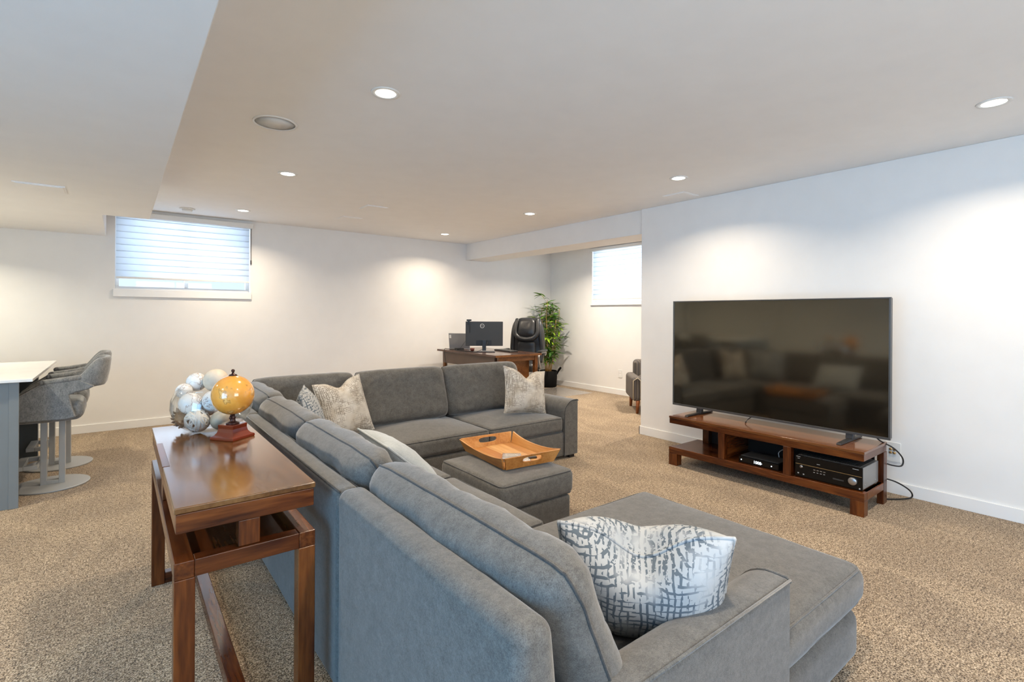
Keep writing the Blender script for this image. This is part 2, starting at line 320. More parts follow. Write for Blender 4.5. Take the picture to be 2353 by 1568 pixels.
# ------------------------------------------------------------------ mesh helpers
class MB:
    def __init__(s): s.v = []; s.f = []
    def add(s, vs, fs):
        o = len(s.v); s.v += [Vector(v) for v in vs]; s.f += [tuple(i + o for i in f) for f in fs]; return s
    def box(s, x0, x1, y0, y1, z0, z1):
        return s.add([(x0, y0, z0), (x1, y0, z0), (x1, y1, z0), (x0, y1, z0), (x0, y0, z1), (x1, y0, z1), (x1, y1, z1), (x0, y1, z1)],
                     [(3, 2, 1, 0), (4, 5, 6, 7), (0, 1, 5, 4), (1, 2, 6, 5), (2, 3, 7, 6), (3, 0, 4, 7)])
    def prism(s, pts, axis, a0, a1):
        """extrude a 2-D outline (list of pairs) along an axis"""
        def P(p, a):
            return {0: (a, p[0], p[1]), 1: (p[0], a, p[1]), 2: (p[0], p[1], a)}[axis]
        n = len(pts)
        return s.add([P(p, a0) for p in pts] + [P(p, a1) for p in pts],
                     [tuple(range(n))[::-1], tuple(range(n, 2 * n))] + [(i, (i + 1) % n, n + (i + 1) % n, n + i) for i in range(n)])
    def tube(s, pts, r, seg=8, closed=False, cap=True):
        pts = [Vector(p) for p in pts]; n = len(pts); vs = []; fs = []
        rr = r if isinstance(r, (list, tuple)) else [r] * n
        prev = None
        for i in range(n):
            a = pts[i - 1] if (i > 0 or closed) else pts[i]; b = pts[(i + 1) % n] if (i < n - 1 or closed) else pts[i]
            t = (b - a)
            t = t.normalized() if t.length > 1e-9 else Vector((0, 0, 1))
            if prev is None:
                u = t.orthogonal().normalized()
            else:
                u = prev - t * prev.dot(t)
                u = u.normalized() if u.length > 1e-6 else t.orthogonal().normalized()
            prev = u; w = t.cross(u)
            for k in range(seg):
                an = 2 * PI * k / seg
                vs.append(pts[i] + (u * math.cos(an) + w * math.sin(an)) * rr[i])
        m = n if closed else n - 1
        for i in range(m):
            for k in range(seg):
                a = i * seg + k; b = i * seg + (k + 1) % seg; c = ((i + 1) % n) * seg + (k + 1) % seg; d = ((i + 1) % n) * seg + k
                fs.append((a, b, c, d))
        if cap and not closed:
            fs.append(tuple(range(seg))[::-1]); fs.append(tuple(range((n - 1) * seg, n * seg)))
        return s.add(vs, fs)
    def lathe(s, prof, seg=32, c=(0, 0, 0), cap=True):
        vs = []; fs = []; n = len(prof)
        for (r, z) in prof:
            for k in range(seg):
                a = 2 * PI * k / seg; vs.append((c[0] + r * math.cos(a), c[1] + r * math.sin(a), c[2] + z))
        for i in range(n - 1):
            for k in range(seg):
                fs.append((i * seg + k, i * seg + (k + 1) % seg, (i + 1) * seg + (k + 1) % seg, (i + 1) * seg + k))
        if cap and prof[0][0] > 1e-6: fs.append(tuple(range(seg))[::-1])
        if cap and prof[-1][0] > 1e-6: fs.append(tuple(range((n - 1) * seg, n * seg)))
        return s.add(vs, fs)
    def sphere(s, c, r, seg=20, rings=12, sc=(1, 1, 1)):
        vs = [(c[0], c[1], c[2] - r * sc[2])]; fs = []
        for i in range(1, rings):
            t = -PI / 2 + PI * i / rings
            for k in range(seg):
                a = 2 * PI * k / seg
                vs.append((c[0] + r * sc[0] * math.cos(t) * math.cos(a), c[1] + r * sc[1] * math.cos(t) * math.sin(a), c[2] + r * sc[2] * math.sin(t)))
        vs.append((c[0], c[1], c[2] + r * sc[2]))
        for k in range(seg): fs.append((0, 1 + (k + 1) % seg, 1 + k))
        for i in range(rings - 2):
            for k in range(seg):
                a = 1 + i * seg + k; b = 1 + i * seg + (k + 1) % seg
                fs.append((a, b, b + seg, a + seg))
        l = len(vs) - 1; o = 1 + (rings - 2) * seg
        for k in range(seg): fs.append((o + k, o + (k + 1) % seg, l))
        return s.add(vs, fs)
    def rbox(s, x0, x1, y0, y1, z0, z1, r, k=4, m=10, puff=(0, 0, 0), wr=0.0, seed=0.0):
        """rounded, slightly puffed upholstery block"""
        H = Vector(((x1 - x0) / 2, (y1 - y0) / 2, (z1 - z0) / 2)); C = Vector(((x0 + x1) / 2, (y0 + y1) / 2, (z0 + z1) / 2))
        r = min(r, H.x, H.y, H.z)
        def samp(h):
            core = h - r
            e = [-h + r * i / k for i in range(k)]
            mid = [-core + 2 * core * i / m for i in range(m + 1)] if core > 1e-6 else [0.0]
            return e + mid + [-x for x in e[::-1]]
        S = [samp(H[i]) for i in range(3)]
        idx = {}; vs = []; fs = []
        def vert(p):
            key = (round(p[0], 6), round(p[1], 6), round(p[2], 6))
            if key in idx: return idx[key]
            q = Vector(p); c = Vector([max(-(H[i] - r), min(H[i] - r, q[i])) for i in range(3)]); d = q - c
            nrm = d.normalized() if d.length > 1e-9 else Vector((0, 0, 1))
            w = c + nrm * r if d.length > 1e-9 else q
            u = [q[i] / H[i] for i in range(3)]
            for i in range(3):
                if puff[i]:
                    j, l = (i + 1) % 3, (i + 2) % 3
                    w[i] += puff[i] * u[i] * (1 - u[j] ** 2) * (1 - u[l] ** 2)
            if wr:
                w += nrm * wr * noise.noise(Vector((w.x * 7 + seed, w.y * 7, w.z * 7 + seed)))
            idx[key] = len(vs); vs.append(w + C); return idx[key]
        for ax in range(3):
            a, b = (ax + 1) % 3, (ax + 2) % 3
            for sgn in (-1, 1):
                for i in range(len(S[a]) - 1):
                    for j in range(len(S[b]) - 1):
                        q = []
                        for (ii, jj) in ((i, j), (i + 1, j), (i + 1, j + 1), (i, j + 1)):
                            p = [0, 0, 0]; p[ax] = sgn * H[ax]; p[a] = S[a][ii]; p[b] = S[b][jj]; q.append(vert(p))
                        if len(set(q)) >= 3: fs.append(tuple(q) if sgn > 0 else tuple(q[::-1]))
        return s.add(vs, fs)
    def map(s, fn): s.v = [Vector(fn(v)) for v in s.v]; return s
    def build(s, name, mat, parent=None, world=False, smooth=False, bev=0.0, seg=2, sub=0):
        off = Vector((0, 0, 0))
        if world and parent is not None:
            p = parent
            while p is not None: off += p.location; p = p.parent
        me = bpy.data.meshes.new(name)
        me.from_pydata([tuple(v - off) for v in s.v], [], s.f); me.update()
        if smooth or bev:
            me.polygons.foreach_set('use_smooth', [True] * len(me.polygons))
        bm = bmesh.new(); bm.from_mesh(me); bmesh.ops.recalc_face_normals(bm, faces=bm.faces); bm.to_mesh(me); bm.free()
        o = bpy.data.objects.new(name, me); COL.objects.link(o)
        if mat is not None: me.materials.append(M[mat] if isinstance(mat, str) else mat)
        if parent is not None: o.parent = parent
        if bev:
            b = o.modifiers.new('bevel', 'BEVEL'); b.width = bev; b.segments = seg; b.limit_method = 'ANGLE'; b.angle_limit = 0.6; b.harden_normals = True
        if sub:
            b = o.modifiers.new('subd', 'SUBSURF'); b.levels = sub; b.render_levels = sub
        return o

def tag(o, label, cat, group=None):
    o['label'] = label; o['category'] = cat
    if group: o['group'] = group
    return o
def thing(name, label, cat, loc=(0, 0, 0), rz=0.0, group=None):
    o = bpy.data.objects.new(name, None); COL.objects.link(o); o.location = loc; o.rotation_euler = (0, 0, rz)
    o.empty_display_size = 0.05
    return tag(o, label, cat, group)
def struct(o, label=None):
    o['kind'] = 'structure'
    if label: o['label'] = label
    return o
def link_copy(o, parent):
    c = o.copy(); COL.objects.link(c); c.parent = parent; return c

# ------------------------------------------------------------------ room shell
H = 2.44; XT = 4.4684; YF = 7.0275; XA = 6.376
XL, YB = -2.8, -2.3
ZB = 2.118
def wall_with_hole(name, axis, c0, c1, a0, a1, holes, z0=0.0, z1=H):
    """axis 0: wall plane X in c0..c1 running along Y; axis 1: plane Y in c0..c1 running along X"""
    mb = MB()
    def bx(p0, p1, q0, q1):
        if axis == 0: mb.box(c0, c1, p0, p1, q0, q1)
        else: mb.box(p0, p1, c0, c1, q0, q1)
    cur = a0
    for (h0, h1, hz0, hz1) in holes:
        bx(cur, h0, z0, z1); bx(h0, h1, z0, hz0) if hz0 > z0 else None; bx(h0, h1, hz1, z1); cur = h1
    bx(cur, a1, z0, z1)
    return struct(mb.build(name, 'wall'))
W1 = (-0.045, 1.290, 1.548, 2.405)
W2 = (4.62, 5.975, 1.505, 2.425)
struct(MB().box(XL - .2, XA + .3, YB - .2, YF + .3, -0.12, 0.0).build('floor', 'carpet'), 'mottled brown and beige cut pile carpet')
struct(MB().box(XL - .2, XA + .3, YB - .2, YF + .3, H, H + .12).build('ceiling', 'ceiling'), 'flat white painted ceiling')
wall_with_hole('wall_back', 1, YF, YF + .17, XL, XA + .17, [W1])
wall_with_hole('wall_alcove', 0, XA, XA + .17, 1.4, YF, [W2])
struct(MB().box(XT, XT + .13, YB, 3.462, 0, H).build('wall_right', 'wall', bev=0.004), 'plain white wall behind the television')
struct(MB().box(XT + .13, XA + .17, 1.4, 1.52, 0, H).build('wall_alcove_end', 'wall'))
wall_with_hole('wall_left', 0, XL - .17, XL, YB, YF, [(-1.55, 1.15, 0.06, 2.1)])
wall_with_hole('wall_front', 1, YB - .17, YB, XL, XT + .13, [(0.3, 2.1, 0.75, 2.15)])  # opening cut for the added rear fill light
# dropped bulkhead on the left, stopping short of the window, and the beam over the alcove
struct(MB().prism([(XL, YB), (0.205, YB), (0.205, 5.52), (-0.122, 5.52), (-0.122, YF), (XL, YF)], 2, ZB, H).build('ceiling_bulkhead', 'ceiling', bev=0.004), 'dropped white bulkhead with a notch beside the window')
struct(MB().box(4.495, 4.925, 3.462, YF, 2.176, H).build('ceiling_beam', 'wall', bev=0.004), 'boxed white beam over the alcove opening')
# baseboards
struct(MB().box(XL, XA, YF - .012, YF, 0, .087).build('baseboard_back', 'trim', bev=.002))
struct(MB().box(XA - .012, XA, 1.52, YF - .012, 0, .087).build('baseboard_alcove', 'trim', bev=.002))
struct(MB().box(XT - .012, XT, YB, 3.474, 0, .087).box(XT - .012, XT + .142, 3.462, 3.474, 0, .087).build('baseboard_right', 'trim', bev=.002))
struct(MB().box(XL, XL + .012, 1.2, YF, 0, .087).build('baseboard_left', 'trim'))

def window_unit(n, axis, wall, hole, depth=.17):
    h0, h1, z0, z1 = hole
    root = bpy.data.objects.new('window_%d' % n, None); COL.objects.link(root); struct(root)
    mid = (h0 + h1) / 2
    root.location = (wall, mid, z0) if axis == 0 else (mid, wall, z0)
    def bx(mb, p0, p1, d0, d1, q0, q1):
        return mb.box(wall + d0, wall + d1, p0, p1, q0, q1) if axis == 0 else mb.box(p0, p1, wall + d0, wall + d1, q0, q1)
    fr = MB()
    t = .035
    bx(fr, h0, h1, .10, .15, z0, z0 + t); bx(fr, h0, h1, .10, .15, z1 - t, z1)
    bx(fr, h0, h0 + t, .10, .15, z0 + t, z1 - t); bx(fr, h1 - t, h1, .10, .15, z0 + t, z1 - t); bx(fr, mid - .02, mid + .02, .10, .15, z0 + t, z1 - t)
    fr.build('window_frame', 'trim', root, world=True, bev=.003)
    for (a, b) in ((h0 + t, mid - .02), (mid + .02, h1 - t)):
        bx(MB(), a, b, .118, .124, z0 + t, z1 - t).build('pane', 'winglass', root, world=True)
    return root
w1 = window_unit(1, 1, YF, W1)
MB().box(-.062, 1.303, YF - .022, YF, 1.462, 1.548).box(-.045, 1.29, YF, YF + .10, 1.535, 1.548).build('window_sill', 'trim', w1, world=True, bev=.003)
w2 = window_unit(2, 0, XA, W2)
MB().box(XA - .03, XA + .10, 4.60, 5.995, 1.452, 1.464).build('window_sill', 'trim', w2, world=True, bev=.002)
MB().box(XA - .006, XA, 4.62, 5.955, 1.464, 1.505).build('window_apron', 'trim', w2, world=True)
# patio doors in the left wall and an added fill-light window behind the camera (both outside the view)
d1 = bpy.data.objects.new('door_1', None); COL.objects.link(d1); struct(d1); d1.location = (XL, -0.2, 0.06)
pf = MB()
for (a, b) in ((-1.55, -1.48), (-.24, -.16), (1.08, 1.15)): pf.box(XL - .12, XL - .05, a, b, .06, 2.1)
pf.box(XL - .12, XL - .05, -1.48, 1.08, .06, .14).box(XL - .12, XL - .05, -1.48, 1.08, 2.02, 2.1)
pf.build('door_frame', 'trim', d1, world=True)
w_fill = window_unit(3, 1, YB - .17, (0.3, 2.1, 0.75, 2.15))  # made-up window framing the rear fill light

def blind(name, label, axis, plane, a0, a1, ztop, zbot, n, val, cordside, sgn):
    """light-filtering blind: headrail, one curved slat after another, bottom rail, cord"""
    mid = (a0 + a1) / 2
    root = thing(name, label, 'window blind', (plane, mid, zbot) if axis == 0 else (mid, plane, zbot))
    def P(a, d, z): return (plane + d, a, z) if axis == 0 else (a, plane + d, z)
    def bx(p0, p1, d0, d1, q0, q1):
        lo, hi = min(d0, d1), max(d0, d1)
        return MB().box(plane + lo, plane + hi, p0, p1, q0, q1) if axis == 0 else MB().box(p0, p1, plane + lo, plane + hi, q0, q1)
    v0, v1, vz0, vz1 = val
    bx(v0, v1, -.075 * sgn, .012 * sgn, vz0, vz1).build('headrail', 'rail', root, world=True, bev=.003)
    hgt = (ztop - zbot - .012) / n
    for i in range(n):
        zt = ztop - i * hgt
        mb = MB(); pts = []
        for k in range(6):
            t = k / 5; pts.append((sgn * (.006 - .009 * math.sin(t * PI * .62)), zt - t * (hgt + .006)))
        vs = [P(a0, d, z) for d, z in pts] + [P(a1, d, z) for d, z in pts]
        mb.add(vs, [(k, k + 1, 7 + k, 6 + k) for k in range(5)])
        o = mb.build('slat', 'blind', root, world=True, smooth=True)
        sol = o.modifiers.new('thick', 'SOLIDIFY'); sol.thickness = .0012
    bx(a0, a1, -.012 * sgn, .008 * sgn, zbot - .008, zbot + .014).build('bottom_rail', 'rail', root, world=True, bev=.003)
    if cordside is not None:
        MB().tube([P(cordside, -.03 * sgn, ztop), P(cordside, -.03 * sgn, ztop - .45)], .0035, 6).tube([P(cordside, -.03 * sgn, ztop - .45), P(cordside, -.03 * sgn, ztop - .50)], .008, 8).build('pull_cord', 'charcoal', root, world=True)
    return root
blind('window_blind', 'pale translucent slatted blind on the window by the ceiling bulkhead', 1, YF + .018, -.038, 1.282, 2.40, 1.672, 10, (-.04, 1.313, 2.346, 2.402), 1.296, 1)
blind('window_blind', 'bright white slatted blind on the alcove window past the plant', 0, XA + .018, 4.63, 5.967, 2.42, 1.548, 11, (4.61, 5.985, 2.366, 2.415), None, 1)

# ------------------------------------------------------------------ ceiling fittings
def downlight(x, y, label, watts=None, col=None):
    r = thing('recessed_light', label, 'ceiling light', (x, y, H), group='recessed ceiling lights')
    MB().lathe([(.053, 0), (.053, -.004), (.072, -.005), (.075, 0)], 36).build('trim_ring', 'whiteplastic', r, smooth=True)
    MB().lathe([(.053, -.002), (0.0, -.003)], 36).build('lens', 'lampglow', r, smooth=True)
    d = bpy.data.lights.new('downlight_lamp', 'AREA'); d.shape = 'DISK'; d.size = .10; d.energy = watts or LAMP_W; d.color = col or LAMP; d.spread = 2.45
    o = bpy.data.objects.new('downlight_lamp', d); COL.objects.link(o); o.parent = r; o.location = (0, 0, -.012)
GX, GY = (1.086, 3.685), (0.55, 2.478, 4.418, 6.323)
LBL = {(0, 1): 'large bright recessed light nearest the round ceiling speaker', (0, 2): 'recessed light between the round speaker and the square ceiling panels', (0, 3): 'small recessed light just above the left window blind',
       (1, 0): 'bright recessed light at the right edge over the plain wall', (1, 1): 'recessed light over the television beside a ceiling panel', (1, 2): 'recessed light nearest the boxed beam over the alcove',
       (1, 3): 'smallest recessed light near the far corner by the beam', (0, 0): 'recessed light overhead, near the camera, out of view'}
for i in (0, 1):
    for j in range(4):
        downlight(GX[i], GY[j], LBL[(i, j)])
downlight(1.086, -1.38, 'recessed light behind the camera, out of view')
for (x, y, lb) in ((5.35, 5.60, 'recessed light in the alcove over the chair mat'), (5.62, 3.6, 'recessed light in the alcove over the striped armchair')):
    downlight(x, y, lb, ALCOVE_W, (1.0, .88, .74))
def down_low(x, y, label):  # unseen lamps added to give the bar side more light
    r = thing('recessed_light', label, 'ceiling light', (x, y, ZB), group='added unseen lights under the bulkhead')
    MB().lathe([(.053, 0), (.053, -.004), (.072, -.005), (.075, 0)], 36).build('trim_ring', 'whiteplastic', r, smooth=True)
    MB().lathe([(.053, -.002), (0.0, -.003)], 36).build('lens', 'lampglow', r, smooth=True)
    d = bpy.data.lights.new('downlight_lamp', 'AREA'); d.shape = 'DISK'; d.size = .10; d.energy = LAMP_W * .95; d.color = (1.0, .91, .70); d.spread = 2.45
    o = bpy.data.objects.new('downlight_lamp', d); COL.objects.link(o); o.parent = r; o.location = (0, 0, -.012)
for k, (x, y) in enumerate(((-1.25, 6.2), (-1.25, 4.2), (-1.25, 2.0))):
    down_low(x, y, 'added unseen recessed light under the bulkhead, %s of three' % ('far', 'middle', 'near')[k])
def vent(x0, x1, y0, y1, z, label):
    r = thing('ceiling_vent', label, 'vent', ((x0 + x1) / 2, (y0 + y1) / 2, z), group='flush ceiling panels')
    MB().box(x0, x1, y0, y1, z - .006, z).build('cover_plate', 'ceiling', r, world=True, bev=.001)
    MB().box(x0 + .012, x1 - .012, y0 + .012, y1 - .012, z - .009, z - .006).build('face_panel', 'ceiling', r, world=True)
vent(2.055, 2.29, 5.13, 5.38, H, 'square flush ceiling panel, nearer of the pair')
vent(2.065, 2.30, 5.905, 6.10, H, 'square flush ceiling panel, farther of the pair')
vent(4.115, 4.36, 2.712, 2.945, H, 'flush ceiling panel over the television wall')
vent(-.545, -.29, 4.445, 4.68, ZB, 'flush panel under the bulkhead over the bar')
sp = thing('ceiling_speaker', 'large round flush speaker in the ceiling', 'speaker', (.735, 3.285, H))
MB().lathe([(.112, 0), (.112, -.006), (.122, -.006), (.124, 0)], 40).build('rim', 'whiteplastic', sp, smooth=True)
MB().lathe([(.111, -.003), (0, -.004)], 40).build('grille', plain('speaker_grille', (.80, .80, .785), .7, bump=.5, bscale=500, var=.02), sp, smooth=True)
sd = thing('smoke_detector', 'small round white smoke detector above the left window', 'smoke detector', (.582, 6.60, H))
MB().lathe([(.075, 0), (.075, -.008), (.066, -.012), (.05, -.012)], 32).build('base_plate', 'whiteplastic', sd, smooth=True)
MB().lathe([(.050, -.012), (.046, -.030), (.02, -.036), (0, -.036)], 32).build('sensor_dome', 'whiteplastic', sd, smooth=True)

# ------------------------------------------------------------------ upholstery builders
def pillow_mesh(w, h, T, n=26, ear=0.0, cr=0.0, p=4.0, q=0.45, dent=0.0, dentw=.35, wr=0.004, seed=0.0, crease=0.0, dpow=2.2):
    S = [math.sin(PI / 2 * (-1 + 2 * i / n)) for i in range(n + 1)]
    def P(a, b, side):
        x = a * w / 2 * (1 - ear * (1 - b * b)) * (1 - cr * b ** 6 * a * a)
        z = b * h / 2 * (1 - ear * (1 - a * a)) * (1 - cr * a ** 6 * b * b)
        t = T * max(0.0, 1 - abs(a) ** p) ** q * max(0.0, 1 - abs(b) ** p) ** q
        s2 = ((b + 1) / 2)
        z -= dent * math.exp(-(a / dentw) ** 2) * s2 ** dpow
        t *= 1 - crease * math.exp(-(a / (dentw * .45)) ** 2) * s2 ** 1.5
        v = Vector((x, side * t, z + h / 2))
        if wr and t > 0:
            v.y += side * wr * (t / T) * (noise.noise(Vector((x * 9 + seed, side * 2, z * 9))) + .6 * noise.noise(Vector((x * 22 + seed, side, z * 22))))
        return v
    vs = []; idx = {}
    for side in (-1, 1):
        for i in range(n + 1):
            for j in range(n + 1):
                edge = i in (0, n) or j in (0, n)
                key = (i, j, 0 if edge else side)
                if key not in idx: idx[key] = len(vs); vs.append(P(S[i], S[j], side))
    fs = []
    def g(i, j, s):
        return idx[(i, j, 0 if (i in (0, n) or j in (0, n)) else s)]
    for s in (-1, 1):
        for i in range(n):
            for j in range(n):
                q_ = (g(i, j, s), g(i + 1, j, s), g(i + 1, j + 1, s), g(i, j + 1, s))
                fs.append(q_ if s < 0 else q_[::-1])
    ring = [(i, 0) for i in range(n)] + [(n, j) for j in range(n)] + [(i, n) for i in range(n, 0, -1)] + [(0, j) for j in range(n, 0, -1)]
    loop = [vs[idx[(i, j, 0)]] for i, j in ring]
    mb = MB(); mb.add(vs, fs)
    return mb, loop

def rrect(x0, x1, y0, y1, z, r, k=5):
    pts = []
    for (cx, cy, a0) in ((x1 - r, y1 - r, 0), (x0 + r, y1 - r, PI / 2), (x0 + r, y0 + r, PI), (x1 - r, y0 + r, 1.5 * PI)):
        for i in range(k + 1):
            a = a0 + PI / 2 * i / k; pts.append((cx + r * math.cos(a), cy + r * math.sin(a), z))
    return pts

def seat_cushion(root, x0, x1, y0, y1, z0, z1, seed, puff=.036, r=.035):
    o = MB().rbox(x0, x1, y0, y1, z0, z1, r, puff=(0, 0, puff), wr=.004, seed=seed).build('seat_cushion', 'sofa', root, world=True, smooth=True)
    e = .29 * r
    MB().tube(rrect(x0 + e, x1 - e, y0 + e, y1 - e, z1 - e, r * .7), .0042, 6, closed=True).tube(rrect(x0 + e, x1 - e, y0 + e, y1 - e, z0 + e, r * .7), .0042, 6, closed=True).build('piping', 'welt', o, world=True, smooth=True)
    return o

def back_cushion(root, base, rz, w, h, T, tilt, seed):
    """base: bottom-centre in world; facing local -y; tilt leans the top towards +y"""
    mb, loop = pillow_mesh(w, h, T, n=30, cr=.055, p=8.0, q=.42, wr=.014, seed=seed)
    R = Matrix.Translation(Vector(base)) @ Matrix.Rotation(rz, 4, 'Z') @ Matrix.Rotation(-tilt, 4, 'X')
    mb.map(lambda v: R @ v)
    o = mb.build('back_cushion', 'sofa', root, world=True, smooth=True)
    pts = []
    for i, v in enumerate(loop):
        d = .004 * noise.noise(Vector((i * .31 + seed, seed, 0)))
        pts.append(R @ (v + Vector((0, d, 0))))
    MB().tube(pts, .0040, 6, closed=True).build('piping', 'welt', o, world=True, smooth=True)
    return o

def throw_pillow(label, mat, base, rz, tilt, w, h, T, dent=0.0, seed=0.0, ear=.05, roll=0.0, crease=0.0, dentw=.35, dpow=2.2, group='scatter pillows on the sectional'):
    root = thing('throw_pillow', label, 'pillow', base, rz, group)
    root.rotation_euler = (Matrix.Rotation(rz, 4, 'Z') @ Matrix.Rotation(-tilt, 4, 'X') @ Matrix.Rotation(roll, 4, 'Y')).to_euler()
    mb, loop = pillow_mesh(w, h, T, n=30, ear=ear, p=2.6, q=.55, dent=dent, dentw=dentw, wr=.006, seed=seed, crease=crease, dpow=dpow)
    mb.build('cover', mat, root, smooth=True)
    MB().tube(loop, .0055, 6, closed=True).build('piping', mat, root, smooth=True)
    return root

def arm_profile(inner, outer, ztop, zb, r):
    """(horizontal, z) outline: square outer edge, big quarter-round on the inside"""
    s = 1 if inner > outer else -1
    pts = [(outer, zb), (outer, ztop - .012), (outer + s * .012, ztop)]
    cx = inner - s * r; cz = ztop - r
    x_start = outer + s * .03
    for i in range(9):
        a = PI / 2 * i / 8
        pts.append((cx + s * r * math.sin(a), cz + r * math.cos(a)))
    pts.append((inner, zb))
    return pts

SB, SZ0, SZ1 = .245, .250, .378     # base top, seat cushion bottom and top
BT = .705                           # back frame height
# --- far unit: corner plus two-seater with one arm
fs = thing('corner_sofa', 'far grey sofa unit with corner and one arm, facing the ottoman', 'sofa', (1.93, 3.72, 0), group='grey sectional')
MB().rbox(.575, 3.14, 3.262, 4.17, .03, SB, .02, 3, 6).build('base', 'sofa', fs, world=True, smooth=True)
MB().rbox(.57, 3.29, 4.09, 4.18, .03, BT, .03, 4, 8, wr=.002).build('back_frame', 'sofa', fs, world=True, smooth=True)
MB().rbox(.57, .66, 3.255, 4.10, .03, BT, .03, 4, 8, wr=.002).build('corner_back_frame', 'sofa', fs, world=True, smooth=True)
a = MB().prism(arm_profile(3.128, 3.295, .522, .03, .115), 1, 3.25, 4.10).build('arm', 'sofa', fs, world=True, bev=.01, seg=3)
MB().tube([(x, 3.249, z) for x, z in arm_profile(3.128, 3.295, .522, .03, .115)[1:]], .0042, 6).build('piping', 'welt', a, world=True, smooth=True)
seat_cushion(fs, 2.325, 3.122, 3.25, 4.0, SZ0, SZ1, 1.0)
seat_cushion(fs, 1.52, 2.320, 3.25, 4.0, SZ0, SZ1, 2.0)
seat_cushion(fs, .70, 1.515, 3.255, 4.0, SZ0, SZ1, 3.0)
back_cushion(fs, (2.70, 3.86, .385), 0, .84, .455, .115, .30, 1.1)
back_cushion(fs, (1.885, 3.86, .385), 0, .80, .455, .115, .30, 2.2)
back_cushion(fs, (1.11, 3.87, .385), 0, .74, .455, .115, .30, 3.3)
back_cushion(fs, (.865, 3.66, .385), PI / 2, .74, .44, .088, .36, 4.4)
for (x, y) in ((3.24, 3.30), (3.24, 4.1), (.65, 4.1), (1.9, 3.32)):
    MB().prism([(x - .03, y - .03), (x + .03, y - .03), (x + .03, y + .03), (x - .03, y + .03)], 2, 0, .04).build('foot', 'black', fs, world=True, bev=.004)
# --- middle unit: armless two-seater along the left
ms = thing('armless_sofa', 'middle armless grey sofa unit beside the wooden console table', 'sofa', (1.03, 2.45, 0), group='grey sectional')
MB().rbox(.575, 1.488, 1.665, 3.245, .03, SB, .02, 3, 6).build('base', 'sofa', ms, world=True, smooth=True)
MB().rbox(.57, .652, 1.66, 3.25, .03, BT, .03, 4, 10, wr=.002).build('back_frame', 'sofa', ms, world=True, smooth=True)
MB().tube([(.578, 1.67, BT - .008), (.578, 3.24, BT - .008)], .004, 6).tube([(.644, 1.67, BT - .008), (.644, 3.24, BT - .008)], .004, 6).build('piping', 'welt', ms, world=True, smooth=True)
seat_cushion(ms, .72, 1.50, 2.455, 3.245, SZ0, SZ1, 5.0)
seat_cushion(ms, .72, 1.50, 1.665, 2.450, SZ0, SZ1, 6.0)
back_cushion(ms, (.875, 2.90, .385), PI / 2, .83, .44, .088, .42, 5.5)
back_cushion(ms, (.875, 2.095, .385), PI / 2, .83, .44, .088, .42, 6.6)
for (x, y) in ((.63, 1.72), (.63, 3.18), (1.44, 1.72), (1.44, 3.18)):
    MB().prism([(x - .03, y - .03), (x + .03, y - .03), (x + .03, y + .03), (x - .03, y + .03)], 2, 0, .04).build('foot', 'black', ms, world=True, bev=.004)
# --- near unit: chaise with one arm
cs = thing('chaise_sofa', 'near grey chaise unit with a long seat and one arm', 'sofa', (1.38, 1.2, 0), group='grey sectional')
MB().rbox(.575, 2.165, .70, 1.655, .03, .222, .025, 3, 8).rbox(1.50, 2.165, .675, 1.655, .03, .222, .05, 4, 6).build('base', 'sofa', cs, world=True, smooth=True)
MB().rbox(.562, .660, .70, 1.655, .03, BT + .012, .035, 4, 10, wr=.002).map(lambda v: (v.x + max(0, (v.x - .61)) * (BT - v.z) * 2.2, v.y, v.z)).build('back_frame', 'sofa', cs, world=True, smooth=True)
a = MB().prism(arm_profile(.828, .660, .522, .03, .115), 0, .60, 1.552).build('arm', 'sofa', cs, world=True, bev=.012, seg=3)
pp = arm_profile(.828, .660, .522, .03, .115)
MB().tube([(1.553, y, z) for y, z in pp[1:]], .0042, 6).tube([(.62, .662, .518), (1.552, .662, .518)], .0042, 6).build('piping', 'sofa', a, world=True, smooth=True)
ch = MB().rbox(.74, 2.205, .668, 1.69, .225, .368, .05, 5, 14, puff=(.012, .008, .026), wr=.005, seed=8).build('seat_cushion', 'sofa', cs, world=True, smooth=True)
MB().tube(rrect(.76, 2.193, .682, 1.678, .354, .05), .0045, 6, closed=True).tube(rrect(.76, 2.193, .682, 1.678, .239, .05), .0045, 6, closed=True).build('piping', 'sofa', ch, world=True, smooth=True)
back_cushion(cs, (.885, 1.19, .375), PI / 2, .96, .445, .090, .42, 9.9)
for (x, y) in ((.63, .76), (.63, 1.6), (2.10, .74), (2.10, 1.6)):
    MB().prism([(x - .03, y - .03), (x + .03, y - .03), (x + .03, y + .03), (x - .03, y + .03)], 2, 0, .04).build('foot', 'black', cs, world=True, bev=.004)
# --- ottoman
ot = thing('ottoman', 'square grey storage ottoman carrying the wooden tray', 'ottoman', (1.87, 2.46, 0))
MB().rbox(1.615, 2.13, 2.155, 2.775, .03, .222, .02, 3, 6).build('base', 'sofa', ot, world=True, smooth=True)
o = MB().rbox(1.60, 2.145, 2.14, 2.79, .228, .372, .035, 4, 10, puff=(0, 0, .016), wr=.004, seed=11).build('top_cushion', 'sofa', ot, world=True, smooth=True)
MB().tube(rrect(1.61, 2.135, 2.15, 2.78, .362, .03), .0042, 6, closed=True).tube(rrect(1.61, 2.135, 2.15, 2.78, .238, .03), .0042, 6, closed=True).build('piping', 'welt', o, world=True, smooth=True)
for (x, y) in ((1.66, 2.2), (2.08, 2.2), (1.66, 2.73), (2.08, 2.73)):
    MB().prism([(x - .025, y - .025), (x + .025, y - .025), (x + .025, y + .025), (x - .025, y + .025)], 2, 0, .04).build('foot', 'black', ot, world=True)

